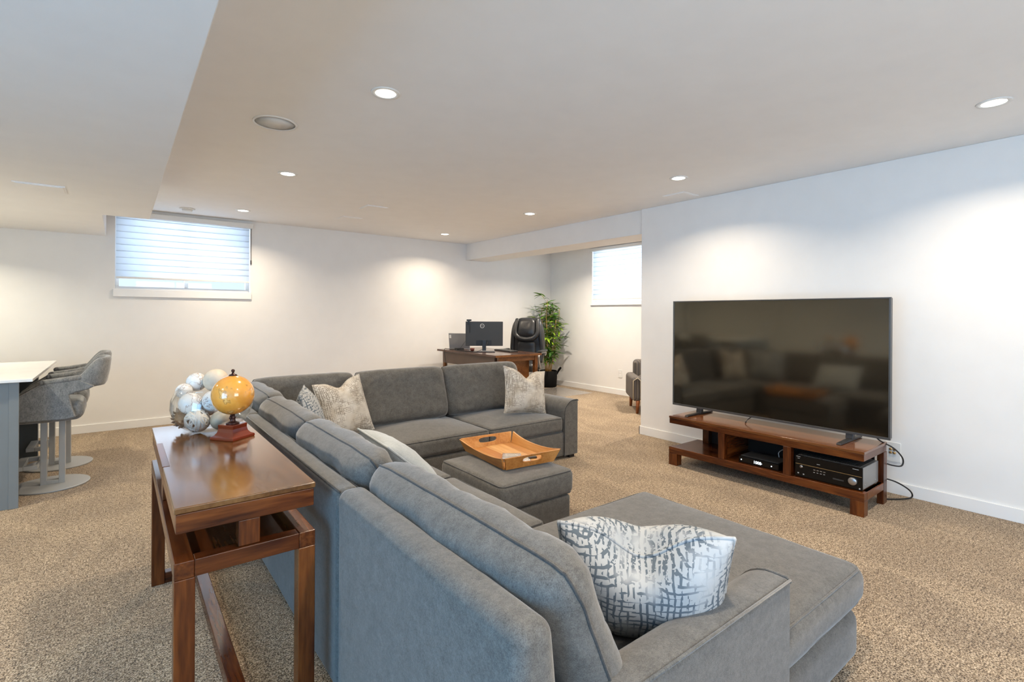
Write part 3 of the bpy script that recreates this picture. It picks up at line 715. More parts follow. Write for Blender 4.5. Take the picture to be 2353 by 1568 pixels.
# --- scatter pillows
throw_pillow('beige and brown cross-hatched pillow against the far right sofa arm', 'beigepillow', (2.86, 3.47, .400), .04, .24, .49, .41, .085, dent=.075, seed=1, ear=.10, dentw=.3, dpow=3.5, roll=.17)
throw_pillow('beige cross-hatched pillow leaning in the far sofa corner', 'beigepillow', (1.335, 3.60, .395), .30, .30, .41, .43, .085, dent=.05, seed=2, ear=.07, roll=-.10, dpow=3.5)
throw_pillow('white and blue cross-hatched pillow half hidden behind the back cushions', 'bluepillow', (1.03, 3.33, .395), 1.25, .28, .45, .42, .08, dent=.02, seed=3, ear=.05)
throw_pillow('white and slate cross-hatched pillow with a chopped top, on the chaise', 'bluepillow', (1.245, .960, .380), -.88, -.46, .46, .37, .135, dent=.10, seed=4, ear=.03, crease=.10, dentw=.40, dpow=5.0)
throw_pillow('plain pale blue-grey pillow slumped on the middle sofa seat', 'palepillow', (1.30, 2.40, .41), 1.50, .86, .46, .40, .07, seed=5, ear=.05)

# ------------------------------------------------------------------ sofa console table
TX0, TX1, TY0, TY1 = .122, .508, 1.695, 2.955
ct = thing('console_table', 'tall red-brown wooden console table behind the sofa', 'table', (.315, 2.325, 0))
MB().box(TX0, TX1, TY0, TY1, .722, .740).build('table_top', 'mahogany_top', ct, world=True, bev=.003)
for (y0, y1) in ((TY0 + .004, TY0 + .03), (TY1 - .03, TY1 - .004)):
    MB().box(TX0 + .004, TX1 - .004, y0, y1, .664, .721).build('end_apron', 'mahogany_x', ct, world=True, bev=.003)
for (x0, x1) in ((TX0 + .004, TX0 + .03), (TX1 - .03, TX1 - .004)):
    MB().box(x0, x1, TY0 + .03, TY1 - .03, .664, .721).build('side_apron', 'mahogany', ct, world=True, bev=.002)
MB().box(TX0 - .0005, TX0 + .022, 2.18, 2.58, .7215, .7412).build('inlay_strip', 'mahogany', ct, world=True, bev=.001)
fr = MB().box(TX0, TX0 + .05, TY0, TY1, .535, .585).box(TX1 - .05, TX1, TY0, TY1, .535, .585)
fr.build('shelf_side_rail', 'mahogany', ct, world=True, bev=.003)
for (a, b) in ((TY0, TY0 + .045), (TY1 - .045, TY1)):
    MB().box(TX0 + .05, TX1 - .05, a, b, .535, .585).build('shelf_end_rail', 'mahogany_x', ct, world=True, bev=.003)
MB().box(TX0 + .05, TX1 - .05, TY0 + .045, TY1 - .045, .540, .552).build('shelf_panel', 'mahogany', ct, world=True)
for (x, y, sx, sy) in ((.315, TY0 + .03, .03, .022), (.315, TY1 - .03, .03, .022), (TX0 + .025, 2.325, .018, .03), (TX1 - .025, 2.325, .018, .03)):
    MB().box(x - sx, x + sx, y - sy, y + sy, .585, .664).build('post', 'mahogany_z', ct, world=True, bev=.003)
for x in (TX0, TX1 - .052):
    for y in (TY0, TY1 - .052):
        MB().box(x, x + .052, y, y + .052, 0, .535).build('leg', 'mahogany_z', ct, world=True, bev=.003)
for y in (TY0, TY1 - .05):
    MB().box(TX0 + .052, TX1 - .052, y + .002, y + .048, .0, .05).build('foot_rail', 'mahogany_x', ct, world=True, bev=.003)
MB().box(.290, .340, TY0 + .048, TY1 - .048, .0, .048).build('stretcher', 'mahogany', ct, world=True, bev=.003)

# glass bowl of decorative balls
BC = (.340, 2.685, .740)
bowl = thing('glass_bowl', 'round clear glass bowl on the console table, heaped with decorative balls', 'bowl', BC)
prof_o = [(.0, .004), (.085, .004), (.105, .010), (.135, .032), (.158, .066), (.170, .108), (.166, .150), (.150, .185), (.135, .205)]
prof_i = [(r - .0035 if r > .01 else 0, z + .004) for r, z in prof_o]
MB().lathe(prof_o + [(.132, .2055)] + prof_i[::-1][1:], 64).build('bowl_shell', 'glass', bowl, smooth=True)
def ball(name, label, mat, c, r, cat='decorative ball', sc=(1, 1, 1)):
    o = MB().sphere((0, 0, 0), r, 28, 18, sc).build(name, mat, None, smooth=True)
    o.location = c; o.rotation_euler = (random.random() * 3, random.random() * 3, random.random() * 3)
    return tag(o, label, cat, 'decorative balls in the glass bowl')
BC = Vector((.347, 2.752, .740)); bowl.location = BC
ball('crackle_ball', 'white crackled ball behind the glass, front of the bowl', 'crackle', (.258, 2.747, .872), .049)
ball('crackle_ball', 'white crackled ball at the left of the glass bowl', 'crackle', (.240, 2.815, .922), .036)
ball('crackle_ball', 'white crackled ball heaped above the bowl rim', 'crackle', (.292, 2.845, .958), .044)
ball('crackle_ball', 'white crackled ball behind the orange globe', 'crackle', (.348, 2.715, .880), .049)
ball('crackle_ball', 'white crackled ball deep at the back of the bowl', 'crackle', (.345, 2.850, .838), .048)
ball('tan_ball', 'tan fibre ball on top of the heap in the glass bowl', 'tanball', (.366, 2.784, .966), .055)
ball('stone_ball', 'grey-tan stone ball low in the bowl beside the globe', 'stoneball', (.370, 2.664, .795), .044)
# woven rattan ball: bands around a hollow core
wb = thing('woven_ball', 'cream woven rattan ball low at the front of the bowl', 'decorative ball', (.282, 2.706, .797), group='decorative balls in the glass bowl')
rnd = random.Random(3)
MB().sphere((0, 0, 0), .043, 20, 12).build('core', plain('woven_core', (.16, .10, .065), .8), wb, smooth=True)
for k in range(27):
    Rm = Matrix.Rotation(rnd.random() * PI, 3, 'X') @ Matrix.Rotation(rnd.random() * PI * 2, 3, 'Y')
    rr = .047 + .003 * rnd.random()
    MB().tube([Rm @ Vector((rr * math.cos(2 * PI * i / 28), rr * math.sin(2 * PI * i / 28), 0)) for i in range(28)], .0046, 5, closed=True).build('band', 'rattan', wb, smooth=True)
# pine cone: spiral of scales
pc = thing('pine_cone', 'brown pine cone at the left of the glass bowl', 'pine cone', (.238, 2.782, .806))
pc.scale = (1.08, 1.08, 1.08)
MB().sphere((0, 0, 0), .036, 14, 10).build('core', 'pinecone', pc, smooth=True)
sc_me = None
for k in range(70):
    t = (k + .5) / 70; ph = k * 2.39996; zz = 1 - 2 * t; rr = math.sqrt(max(0, 1 - zz * zz))
    d = Vector((rr * math.cos(ph), rr * math.sin(ph), zz))
    if sc_me is None:
        o = MB().add([(-.006, 0, .030), (.006, 0, .030), (.0085, .004, .046), (0, .007, .052), (-.0085, .004, .046), (0, -.004, .044)], [(0, 1, 2, 5), (0, 5, 4), (5, 2, 3), (5, 3, 4), (1, 0, 4, 3), (1, 3, 2)]).build('scale', 'pinecone', pc)
        sc_me = o
    else:
        o = link_copy(sc_me, pc)
    o.rotation_euler = d.to_track_quat('Z', 'Y').to_euler()

# globe on stand
gl = thing('desk_globe', 'small orange antique globe on a red wooden pedestal', 'globe', (.395, 2.512, .740), .64)
def pyr(mb, levels):
    for (a0, z0), (a1, z1) in zip(levels, levels[1:]):
        mb.add([(-a0, -a0, z0), (a0, -a0, z0), (a0, a0, z0), (-a0, a0, z0), (-a1, -a1, z1), (a1, -a1, z1), (a1, a1, z1), (-a1, a1, z1)],
               [(0, 1, 5, 4), (1, 2, 6, 5), (2, 3, 7, 6), (3, 0, 4, 7)])
    a, z = levels[0]; mb.add([(-a, -a, z), (a, -a, z), (a, a, z), (-a, a, z)], [(3, 2, 1, 0)])
    a, z = levels[-1]; mb.add([(-a, -a, z), (a, -a, z), (a, a, z), (-a, a, z)], [(0, 1, 2, 3)])
    return mb
pyr(MB(), [(.060, 0), (.062, .004), (.061, .012), (.050, .018), (.042, .030), (.039, .046), (.040, .060), (.038, .063)]).build('pedestal', 'globewood', gl)
MB().lathe([(.026, .063), (.028, .066), (.020, .070), (.012, .074), (.010, .084), (.014, .090), (.010, .096), (.008, .112)], 24).build('stem', 'globemetal', gl, smooth=True)
gcz = .190
gaxis = Vector((.06, .10, .99)).normalized()
MB().tube([Vector((0, 0, .110)), Vector((-.012, -.004, .104)), Vector((-.020, -.008, .098))], .004, 8).sphere((-.022, -.009, .092), .006, 10, 8).build('arm_bracket', 'globemetal', gl, smooth=True)
g = MB().sphere((0, 0, gcz), .086, 48, 30).build('sphere', 'globe', gl, smooth=True)
MB().lathe([(.018, .084), (.014, .090), (.006, .092), (.004, .100), (0, .100)], 20, (0, 0, gcz)).sphere((0, 0, gcz + .106), .0075, 12, 8).build('finial', 'globemetal', gl, smooth=True)

# ------------------------------------------------------------------ tray on the ottoman
TZ = .392
tr = thing('serving_tray', 'orange-brown teak serving tray with cut-out handles on the ottoman', 'tray', (1.955, 2.545, TZ), -.09)
tw, tl, fl = .172, .238, .030      # half width (x), half length (y), flare
for k in range(5):
    x0 = -tw + k * 2 * tw / 5
    MB().box(x0 + .0004, x0 + 2 * tw / 5 - .0004, -tl, tl, 0, .010).build('plank', ('teak', 'teak_red', 'teak_light', 'teak_light', 'teak')[k], tr, bev=.0006)
def side_long(s):
    mb = MB(); n = 16; vs = []; th = .011
    for i in range(n + 1):
        t = -1 + 2 * i / n; y = t * (tl + fl * .9); top = .050 + .026 * abs(t) ** 2.2
        for (dx, z) in ((0, 0), (fl * top / .07, top), (fl * top / .07 + th, top), (th, 0)):
            vs.append((s * (tw + dx), y * (1 if z > 0 else tl / (tl + fl * .9)), z))
    fsx = []
    for i in range(n):
        for k in range(4):
            a, b = i * 4 + k, i * 4 + (k + 1) % 4; fsx.append((a, b, b + 4, a + 4))
    fsx += [(0, 1, 2, 3), tuple(n * 4 + k for k in (3, 2, 1, 0))]
    mb.add(vs, fsx); return mb.build('side_wall', 'teak', tr, bev=.0015)
side_long(-1); side_long(1)
def side_short(s):
    """end wall with an arched hand hole"""
    th = .011; top = .076; hw, h0, h1 = .064, .027, .060
    outer = []; inner = []; n = 48
    def out_pt(a):
        c, sn = math.cos(a), math.sin(a); w2, hh = tw, top / 2
        k = min(w2 / abs(c) if abs(c) > 1e-6 else 1e9, hh / abs(sn) if abs(sn) > 1e-6 else 1e9)
        return (c * k, hh + sn * k)
    def in_pt(a):
        c, sn = math.cos(a), math.sin(a); e = 3.0
        r = (abs(c / hw) ** e + abs(sn / ((h1 - h0) / 2)) ** e) ** (-1 / e)
        return (c * r, (h0 + h1) / 2 + sn * r + .004)
    angs = sorted(set([2 * PI * i / n for i in range(n)] + [math.atan2(sy * top / 2, sx * tw) % (2 * PI) for sx in (-1, 1) for sy in (-1, 1)]))
    for a in angs: outer.append(out_pt(a)); inner.append(in_pt(a))
    n = len(angs); vs = []
    for (pts, off) in ((outer, 0), (inner, 0), (outer, th), (inner, th)):
        for (x, z) in pts: vs.append((x * (1 + .15 * z / top), s * (tl + fl * z / .07 + off), z))
    f = []
    for i in range(n):
        j = (i + 1) % n
        f += [(i, j, n + j, n + i), (2 * n + j, 2 * n + i, 3 * n + i, 3 * n + j), (j, i, 2 * n + i, 2 * n + j), (n + i, n + j, 3 * n + j, 3 * n + i)]
    return MB().add(vs, f).build('end_wall', 'teak', tr)
side_short(-1); side_short(1)
for k, (x, y, rz, z) in enumerate(((1.875, 2.43, .3, 0), (1.925, 2.395, -.4, .007), (1.905, 2.445, .9, .014))):
    c = MB().rbox(-.058, .058, -.058, .058, 0, .006, .003, 2, 8, wr=.0).build('coaster', 'foil', None, smooth=True)
    c.location = (x, y, TZ + .0105 + z); c.rotation_euler = (0, 0, rz)
    tag(c, ('silver mosaic coaster at the bottom of the pile in the tray', 'silver mosaic coaster sticking out to the right of the pile', 'topmost silver mosaic coaster in the tray')[k], 'coaster', 'silver coasters in the tray')
c = MB().rbox(-.055, .055, -.022, .022, 0, .012, .005, 3, 6).build('remote_control', 'charcoal', None, smooth=True)
c.location = (1.995, 2.40, TZ + .0105); c.rotation_euler = (0, 0, -.35)
tag(c, 'flat dark grey remote beside the silver coasters in the tray', 'remote')

# ------------------------------------------------------------------ television and its stand
CX0, CX1, CY0, CY1 = 3.765, 4.205, 1.160, 2.615
tvs = thing('tv_stand', 'low red-brown wooden media stand under the television', 'media stand', (3.985, 1.89, 0))
MB().box(CX0, CX1, CY0, CY1, .402, .420).build('stand_top', wood('stand_top_wood', (.10, .030, .008), (.17, .058, .016), (.24, .092, .030), 1, rough=.16, coat=.6), tvs, world=True, bev=.003)
MB().box(CX0 + .003, CX1 - .003, CY0 + .003, CY1 - .003, .357, .4015).build('top_apron', 'mahogany', tvs, world=True, bev=.003)
MB().box(CX0 + .005, CX1 - .005, CY0 + .005, CY1 - .005, .100, .150).build('lower_shelf', 'mahogany', tvs, world=True, bev=.003)
MB().box(CX0, CX0 + .06, CY0, CY1, .100, .155).build('front_rail', 'mahogany', tvs, world=True, bev=.003)
for (x, y) in ((CX0, CY0), (CX0, CY1 - .08), (CX1 - .07, CY1 - .08)):
    MB().box(x, x + .07, y, y + .08, 0, .100).build('leg', 'mahogany_z', tvs, world=True, bev=.003)
MB().box(CX1 - .07, CX1, CY0, CY0 + .04, 0, .357).build('leg', 'mahogany_z', tvs, world=True, bev=.003)
MB().box(CX0 + .0605, CX1 - .0705, CY0, CY0 + .03, .100, .150).build('end_rail', 'mahogany_x', tvs, world=True, bev=.003)
for y0, y1 in ((2.108, 2.160), (1.608, 1.662)):
    MB().box(CX0, CX0 + .05, y0, y1, .155, .357).build('post', 'mahogany_z', tvs, world=True, bev=.003)
MB().box(CX0 + .05, CX1 - .04, 2.118, 2.150, .150, .357).build('divider_panel', 'mahogany_x', tvs, world=True, bev=.002)
MB().box(CX1 - .02, CX1 - .006, 1.23, 2.50, .150, .357).build('back_panel', plain('stand_back_board', (.022, .010, .006), .6), tvs, world=True)
MB().box(CX1 - .07, CX1, 2.46, 2.52, .150, .357).build('post', 'mahogany_z', tvs, world=True, bev=.003)
TVX = 4.03
tv = thing('television', 'large flat screen television on the wooden media stand', 'television', (TVX, 1.925, .420))
MB().box(TVX + .004, TVX + .045, 1.097, 2.752, .474, 1.418).build('back_case', 'black', tv, world=True, bev=.006)
MB().box(TVX - .004, TVX + .004, 1.105, 2.744, .487, 1.410).build('screen', 'screen', tv, world=True)
bz = MB().box(TVX - .008, TVX + .012, 1.093, 2.756, 1.411, 1.420).box(TVX - .008, TVX + .012, 1.093, 2.756, .470, .486)
bz.box(TVX - .008, TVX + .012, 1.093, 1.105, .486, 1.411).box(TVX - .008, TVX + .012, 2.744, 2.756, .486, 1.411)
bz.build('bezel', 'bezel', tv, world=True, bev=.0015)
for y in (1.33, 2.49):
    f = MB().prism([(TVX - .20, .421), (TVX + .20, .421), (TVX + .19, .432), (TVX + .03, .440), (TVX - .19, .434)], 1, y - .016, y + .016)
    f.prism([(TVX - .012, .436), (TVX + .028, .436), (TVX + .028, .478), (TVX - .004, .478)], 1, y - .024, y + .024)
    f.build('foot', 'darkmetal', tv, world=True, bev=.003)
# set-top box with its lit display
sb = thing('set_top_box', 'slim black set-top box with a lit clock, in the middle bay', 'set-top box', (3.90, 1.857, .150))
BX = 3.80
MB().box(BX, BX + .20, 1.707, 2.008, .154, .204).build('case', 'blackgloss', sb, world=True, bev=.004)
MB().box(BX + .015, BX + .19, 1.715, 2.0, .204, .210).build('lid', 'charcoal', sb, world=True, bev=.003)
MB().box(BX - .002, BX, 1.712, 2.003, .160, .199).build('front_panel', 'blackgloss', sb, world=True)
disp = emit('clock_display', (.75, .88, 1.0), 3.0)
def text_mesh(txt, size, mat, name, parent, M4, extrude=.0004, bold=False):
    cu = bpy.data.curves.new(name, 'FONT'); cu.body = txt; cu.size = size; cu.extrude = extrude; cu.align_x = 'CENTER'; cu.align_y = 'CENTER'
    to = bpy.data.objects.new(name, cu); COL.objects.link(to)
    me = bpy.data.meshes.new_from_object(to.evaluated_get(bpy.context.evaluated_depsgraph_get()))
    bpy.data.objects.remove(to); bpy.data.curves.remove(cu)
    me.materials.clear(); me.materials.append(M[mat] if isinstance(mat, str) else mat)
    o = bpy.data.objects.new(name, me); COL.objects.link(o); o.parent = parent; o.matrix_local = M4
    return o
# text frames: columns = text right, text up, outward normal
def frame(rt, upv, nrm, loc, root):
    rel = Vector(loc) - root.location
    return Matrix(((rt[0], upv[0], nrm[0], rel.x), (rt[1], upv[1], nrm[1], rel.y), (rt[2], upv[2], nrm[2], rel.z), (0, 0, 0, 1)))
text_mesh('1008', .030, disp, 'clock_digits', sb, frame((0, -1, 0), (0, 0, 1), (-1, 0, 0), (BX - .0026, 1.862, .180), sb))
for y, r in ((1.985, .004), (1.757, .004), (1.828, .002)):
    MB().lathe([(r, 0), (r, .001), (0, .001)], 14).map(lambda v: (BX - .002 - v.z, y + v.x, .180 + v.y)).build('indicator_light', disp, sb, world=True)
# receiver
rc = thing('av_receiver', 'black receiver with a round silver knob, in the right bay', 'receiver', (3.95, 1.385, .150))
RX = 3.795
MB().box(RX + .012, RX + .31, 1.182, 1.588, .160, .304).build('case', 'recside', rc, world=True, bev=.004)
MB().box(RX, RX + .012, 1.178, 1.592, .158, .306).build('front_panel', 'blackgloss', rc, world=True, bev=.003)
MB().box(RX - .0015, RX, 1.182, 1.588, .246, .249).build('trim_line', 'gold', rc, world=True)
for k in range(26):
    y = 1.20 + k * .0148
    MB().box(RX + .03, RX + .27, y, y + .009, .304, .308).build('vent_slat', 'charcoal', rc, world=True)
MB().lathe([(.026, 0), (.026, .014), (.022, .018), (0, .018)], 28).map(lambda v: (RX - v.z, 1.232 + v.x, .212 + v.y)).build('volume_knob', 'silver', rc, world=True, smooth=True)
MB().lathe([(.010, 0), (.010, .010), (0, .010)], 16).map(lambda v: (RX - v.z, 1.548 + v.x, .232 + v.y)).build('selector_knob', 'silver', rc, world=True, smooth=True)
for k in range(4):
    MB().box(RX - .003, RX, 1.395 + k * .021, 1.408 + k * .021, .224, .229).build('button', 'silver', rc, world=True)
    MB().box(RX - .002, RX, 1.398 + k * .021, 1.408 + k * .021, .208, .211).build('button', 'mark', rc, world=True)
MB().box(RX - .003, RX, 1.285, 1.35, .194, .203).build('button_row', 'charcoal', rc, world=True)
for (y0, y1, z) in ((1.555, 1.582, .296), (1.20, 1.235, .290), (1.43, 1.45, .268), (1.56, 1.575, .284)):
    MB().box(RX - .001, RX, y0, y1, z, z + .003).build('printed_mark', 'mark', rc, world=True)
for (y, z) in ((1.19, .167), (1.53, .176), (1.565, .178)):
    MB().box(RX - .002, RX, y, y + .008, z, z + .008).build('jack', 'mark', rc, world=True)
for (x, z) in ((RX + .06, .185), (RX + .25, .185)):
    MB().lathe([(.005, 0), (.005, .002), (0, .003)], 10).map(lambda v: (x + v.x, 1.182 - v.z, z + v.y)).build('screw', 'silver', rc, world=True)
for (x, y) in ((RX + .04, 1.21), (RX + .04, 1.56), (RX + .27, 1.21), (RX + .27, 1.56)):
    MB().lathe([(.015, 0), (.015, .010)], 14, (x, y, .150)).build('foot', 'black', rc, world=True)

def curve_pts(ctrl, n=24):
    P = [Vector(c) for c in ctrl]; P = [P[0] * 2 - P[1]] + P + [P[-1] * 2 - P[-2]]
    out = []
    for i in range(1, len(P) - 2):
        for k in range(n // (len(P) - 3) + 1):
            t = k / (n // (len(P) - 3) + 1)
            a, b, c, d = P[i - 1], P[i], P[i + 1], P[i + 2]
            out.append(.5 * ((2 * b) + (c - a) * t + (2 * a - 5 * b + 4 * c - d) * t * t + (3 * b - a - 3 * c + d) * t ** 3))
    out.append(P[-2]); return out
def cable(name, label, ctrl, r, mat='black', cat='cable'):
    return tag(MB().tube(curve_pts(ctrl, 40), r, 8).build(name, mat, None, smooth=True), label, cat)
cable('power_cable', 'black cable drooping from the television past the end of the stand', [(4.09, 1.22, .50), (4.13, 1.185, .44), (4.25, 1.135, .375), (4.33, 1.105, .30), (4.33, 1.11, .245), (4.27, 1.15, .25), (4.23, 1.20, .27)], .005)
cable('floor_cable', 'black cable looping onto the carpet beside the stand', [(4.23, 1.20, .16), (4.30, 1.13, .13), (4.38, 1.075, .07), (4.40, 1.07, .02), (4.33, 1.12, .008), (4.24, 1.19, .008)], .005)
cable('thin_cable', 'thin dark cable hanging below the television', [(4.06, 2.03, .474), (4.02, 2.05, .45), (4.0, 2.06, .427), (4.06, 2.08, .426)], .0035)
cable('white_cable', 'short white cable rising behind the set-top box', [(3.97, 1.78, .212), (3.98, 1.785, .25), (4.02, 1.75, .275), (4.10, 1.70, .27), (4.17, 1.69, .25)], .004, 'silver')
wp = thing('wall_plate', 'white wall plate with four brass jacks beside the stand', 'wall plate', (XT, 1.195, .30))
MB().box(XT - .007, XT, 1.150, 1.240, .230, .372).build('plate', 'whiteplastic', wp, world=True, bev=.003)
for y in (1.185, 1.208):
    for z in (.297, .322):
        MB().lathe([(.009, 0), (.009, .010), (.004, .012), (0, .012)], 16).map(lambda v: (XT - .007 - v.z, y + v.x, z + v.y)).build('jack', 'brass', wp, world=True, smooth=True)
wo = thing('wall_outlet', 'white wall outlet low on the alcove wall', 'outlet', (XA, 5.343, .34))
MB().box(XA - .007, XA, 5.303, 5.385, .277, .403).build('plate', 'whiteplastic', wo, world=True, bev=.003)
for z in (.305, .352):
    MB().box(XA - .009, XA - .007, 5.325, 5.362, z, z + .028).build('socket', 'trim', wo, world=True, bev=.004)

# ------------------------------------------------------------------ bar island and stools
isl = thing('kitchen_island', 'grey bar island with end panels at the left edge', 'island', (-1.15, 5.3, 0))
MB().box(-1.75, -.527, 4.605, 4.665, 0, .828).build('end_panel', 'island', isl, world=True, bev=.002)
MB().box(-.570, -.521, 4.598, 4.605, 0, .828).build('corner_stile', 'island', isl, world=True, bev=.002)
MB().box(-1.75, -.560, 5.99, 6.05, .0, .828).build('end_panel', 'islandshade', isl, world=True, bev=.002)
MB().box(-1.75, -.95, 4.665, 5.99, .08, .828).build('cabinet_body', 'islandshade', isl, world=True, bev=.002)
wt = tag(MB().box(-1.80, -.452, 4.565, 6.14, .829, .849).build('countertop', 'quartz', None, bev=.003), 'white quartz countertop on the grey bar island', 'countertop')

def make_stool():
    r = thing('bar_stool', 'grey tweed bar stool with wrapped back, nearer of the pair', 'stool', (0, 0, 0), 0, 'grey tweed bar stools')
    # built around the origin, facing -x
    MB().lathe([(0, .0), (.222, .0), (.226, .004), (.226, .010), (.222, .012), (0, .014)], 56).build('base_plate', 'stoolmetal', r, smooth=False)
    MB().box(-.058, -.022, -.03, .03, .012, .520).build('post', 'stoolmetal', r, bev=.002)
    MB().box(.044, .080, -.03, .03, .012, .520).build('post', 'stoolmetal', r, bev=.002)
    MB().box(-.022, .044, -.03, .03, .014, .040).build('cross_bar', 'stoolmetal', r, bev=.002)
    MB().box(-.185, -.135, -.16, .16, .165, .195).box(-.135, -.058, -.16, -.12, .165, .195).box(-.135, -.058, .12, .16, .165, .195).box(-.075, -.058, -.12, .12, .165, .195).build('footrest', 'stoolmetal', r, bev=.003)
    MB().rbox(-.24, .195, -.20, .20, .500, .640, .055, 5, 8, puff=(0, 0, .02)).build('seat', 'stoolfabric', r, smooth=True)
    # side shells: lower panel plus arm line rising to the back
    side = [(-.24, .520), (.10, .515), (.150, .525), (.128, .600), (.112, .690), (.150, .708), (.215, .720), (.255, .742), (.165, .800), (-.015, .785), (-.06, .762), (-.20, .665), (-.235, .62)]
    for s in (-1, 1):
        MB().prism(side, 1, s * .232, s * .195).build('side_shell', 'stoolfabric', r, bev=.010, seg=3)
        MB().tube([(-.030, s * .214, .785), (.07, s * .214, .795), (.165, s * .214, .808)], .022, 12).sphere((-.030, s * .214, .785), .022, 12, 8).sphere((.165, s * .214, .808), .022, 12, 8).build('arm_pad', 'stoolfabric', r, smooth=True)
    # wrapped backrest: U in plan, rising from the arms to the centre of the back
    vs = []; fs_ = []; n = 30; K = 10
    for i in range(n + 1):
        t = -1 + 2 * i / n
        e = 3.2
        a = t * PI / 2
        x = .125 + .185 * abs(math.cos(a)) ** (2 / e); y = .232 * math.copysign(abs(math.sin(a)) ** (2 / e), a)
        rise = max(0.0, min(1.0, (x - .15) / .12)); rise = rise * rise * (3 - 2 * rise)
        zt = .800 + .150 * rise; zb = .700 + .045 * rise * 0.8
        lean = .035 * rise
        nx, ny = (x - .125) / .185, y / .232; l = math.hypot(nx, ny) or 1; nx, ny = nx / l, ny / l
        th = .026
        for k in range(K):
            b = 2 * PI * k / K
            zc = (zt + zb) / 2 + (zt - zb) / 2 * math.copysign(abs(math.sin(b)) ** .5, math.sin(b))
            off = th * math.copysign(abs(math.cos(b)) ** .6, math.cos(b))
            vs.append((x - .01 + nx * off + lean * (zc - zb) / .25, y - ny * .026 + ny * off, zc))
    for i in range(n):
        for k in range(K):
            fs_.append((i * K + k, i * K + (k + 1) % K, (i + 1) * K + (k + 1) % K, (i + 1) * K + k))
    fs_ += [tuple(range(K))[::-1], tuple(range(n * K, n * K + K))]
    MB().add(vs, fs_).build('backrest', 'stoolfabric', r, smooth=True)
    MB().tube([(.150, s, .53 + 0 * s) for s in (-.2, .2)], .006, 6).build('seat_seam', 'stoolfabric', r, smooth=True)
    return r
st = make_stool(); st.location = (-.400, 5.072, 0)
s2 = st.copy(); COL.objects.link(s2); s2.location = (-.405, 5.712, 0)
for chd in list(st.children): link_copy(chd, s2)
s2['label'] = 'grey tweed bar stool with wrapped back, farther of the pair'

# ------------------------------------------------------------------ desk in the alcove
DX0, DX1, DY0, DY1 = 3.865, 4.665, 5.315, 6.850
dk = thing('desk', 'dark brown wooden desk in the far corner behind the sofa', 'desk', (4.265, 6.08, 0))
MB().box(DX0, DX1, DY0, DY1, .722, .750).build('desk_top', 'desktop', dk, world=True, bev=.003)
MB().box(DX0 + .001, DX1 - .001, DY0 - .002, DY0 + .01, .722, .748).build('edge_band', 'deskwood', dk, world=True)
MB().box(DX0 + .075, DX0 + .10, DY0 + .13, DY1 - .05, .545, .722).build('modesty_panel', plain('panel_brown', (.13, .085, .06), .45), dk, world=True, bev=.002)
MB().box(DX0 + .12, DX1 - .09, DY0 + .04, DY0 + .065, .655, .722).build('end_apron', 'deskwood', dk, world=True, bev=.002)
MB().box(DX0 + .16, DX1 - .12, DY0 + .13, DY0 + .55, .30, .70).build('drawer_unit', 'deskwood', dk, world=True, bev=.003)
for x in (DX0 + .08, DX1 - .10):
    for y in (DY0 + .03, DY1 - .09):
        s = .028; cx_, cy_ = x + .03, y + .03; t = .020
        MB().add([(cx_ - t, cy_ - t, 0), (cx_ + t, cy_ - t, 0), (cx_ + t, cy_ + t, 0), (cx_ - t, cy_ + t, 0), (cx_ - s, cy_ - s, .722), (cx_ + s, cy_ - s, .722), (cx_ + s, cy_ + s, .722), (cx_ - s, cy_ + s, .722)],
                 [(3, 2, 1, 0), (4, 5, 6, 7), (0, 1, 5, 4), (1, 2, 6, 5), (2, 3, 7, 6), (3, 0, 4, 7)]).build('leg', 'deskwood', dk, world=True, bev=.003)
# monitor: local frame, back faces -y
mo = thing('monitor', 'black flat monitor seen from behind on the desk', 'monitor', (4.135, 5.965, .750), -.62)
mw = .268
MB().box(-mw, mw, -.012, .012, .085, .435).build('panel_case', 'charcoal', mo, bev=.006)
MB().box(-mw + .008, mw - .008, .012, .0135, .094, .427).build('screen', 'screen', mo)
MB().box(-.115, .105, -.016, -.012, .090, .165).build('connector_bay', 'black', mo, bev=.001)
MB().box(-.028, .028, -.050, -.016, .020, .170).build('stand_neck', 'darkmetal', mo, bev=.004)
MB().box(-.155, .155, -.11, .09, 0, .010).build('stand_base', 'darkmetal', mo, bev=.003)
MB().lathe([(.031, 0), (.031, .001), (.0245, .001), (.0245, 0), (.031, 0)], 36, cap=False).map(lambda v: (-.03 + v.x, -.0122 - v.z, .372 + v.y)).build('badge_ring', 'whiteplastic', mo, smooth=True)
text_mesh('DELL', .0142, 'whiteplastic', 'badge_letters', mo, Matrix(((1, 0, 0, -.03), (0, 0, -1, -.0125), (0, 1, 0, .372), (0, 0, 0, 1))), .0005)
MB().tube(curve_pts([(.05, -.02, .15), (.04, -.06, .11), (-.02, -.09, .05), (-.10, -.13, .012), (-.2, -.18, .006)], 24), .0035, 6).build('display_cable', 'black', mo, smooth=True)
wc = thing('webcam', 'small black webcam clipped on top of the monitor', 'webcam', (3.955, 6.090, 1.185), -.62)
MB().box(-.035, .035, -.02, .02, .006, .030).build('camera_body', 'black', wc, bev=.006)
MB().box(-.018, .012, -.026, -.016, -.045, .010).build('clip', 'black', wc, bev=.003)
cable('webcam_cable', 'thin black cable hanging from the webcam to the desk', [(3.95, 6.07, 1.185), (3.95, 6.06, 1.10), (3.96, 6.10, .98), (3.96, 6.25, .85), (3.97, 6.38, .757)], .002)
lp = thing('laptop', 'open grey laptop seen from behind, beside the monitor', 'laptop', (4.10, 6.57, .750), -.90)
MB().box(-.165, .165, -.01, .22, 0, .014).build('laptop_base', 'silver', lp, bev=.003)
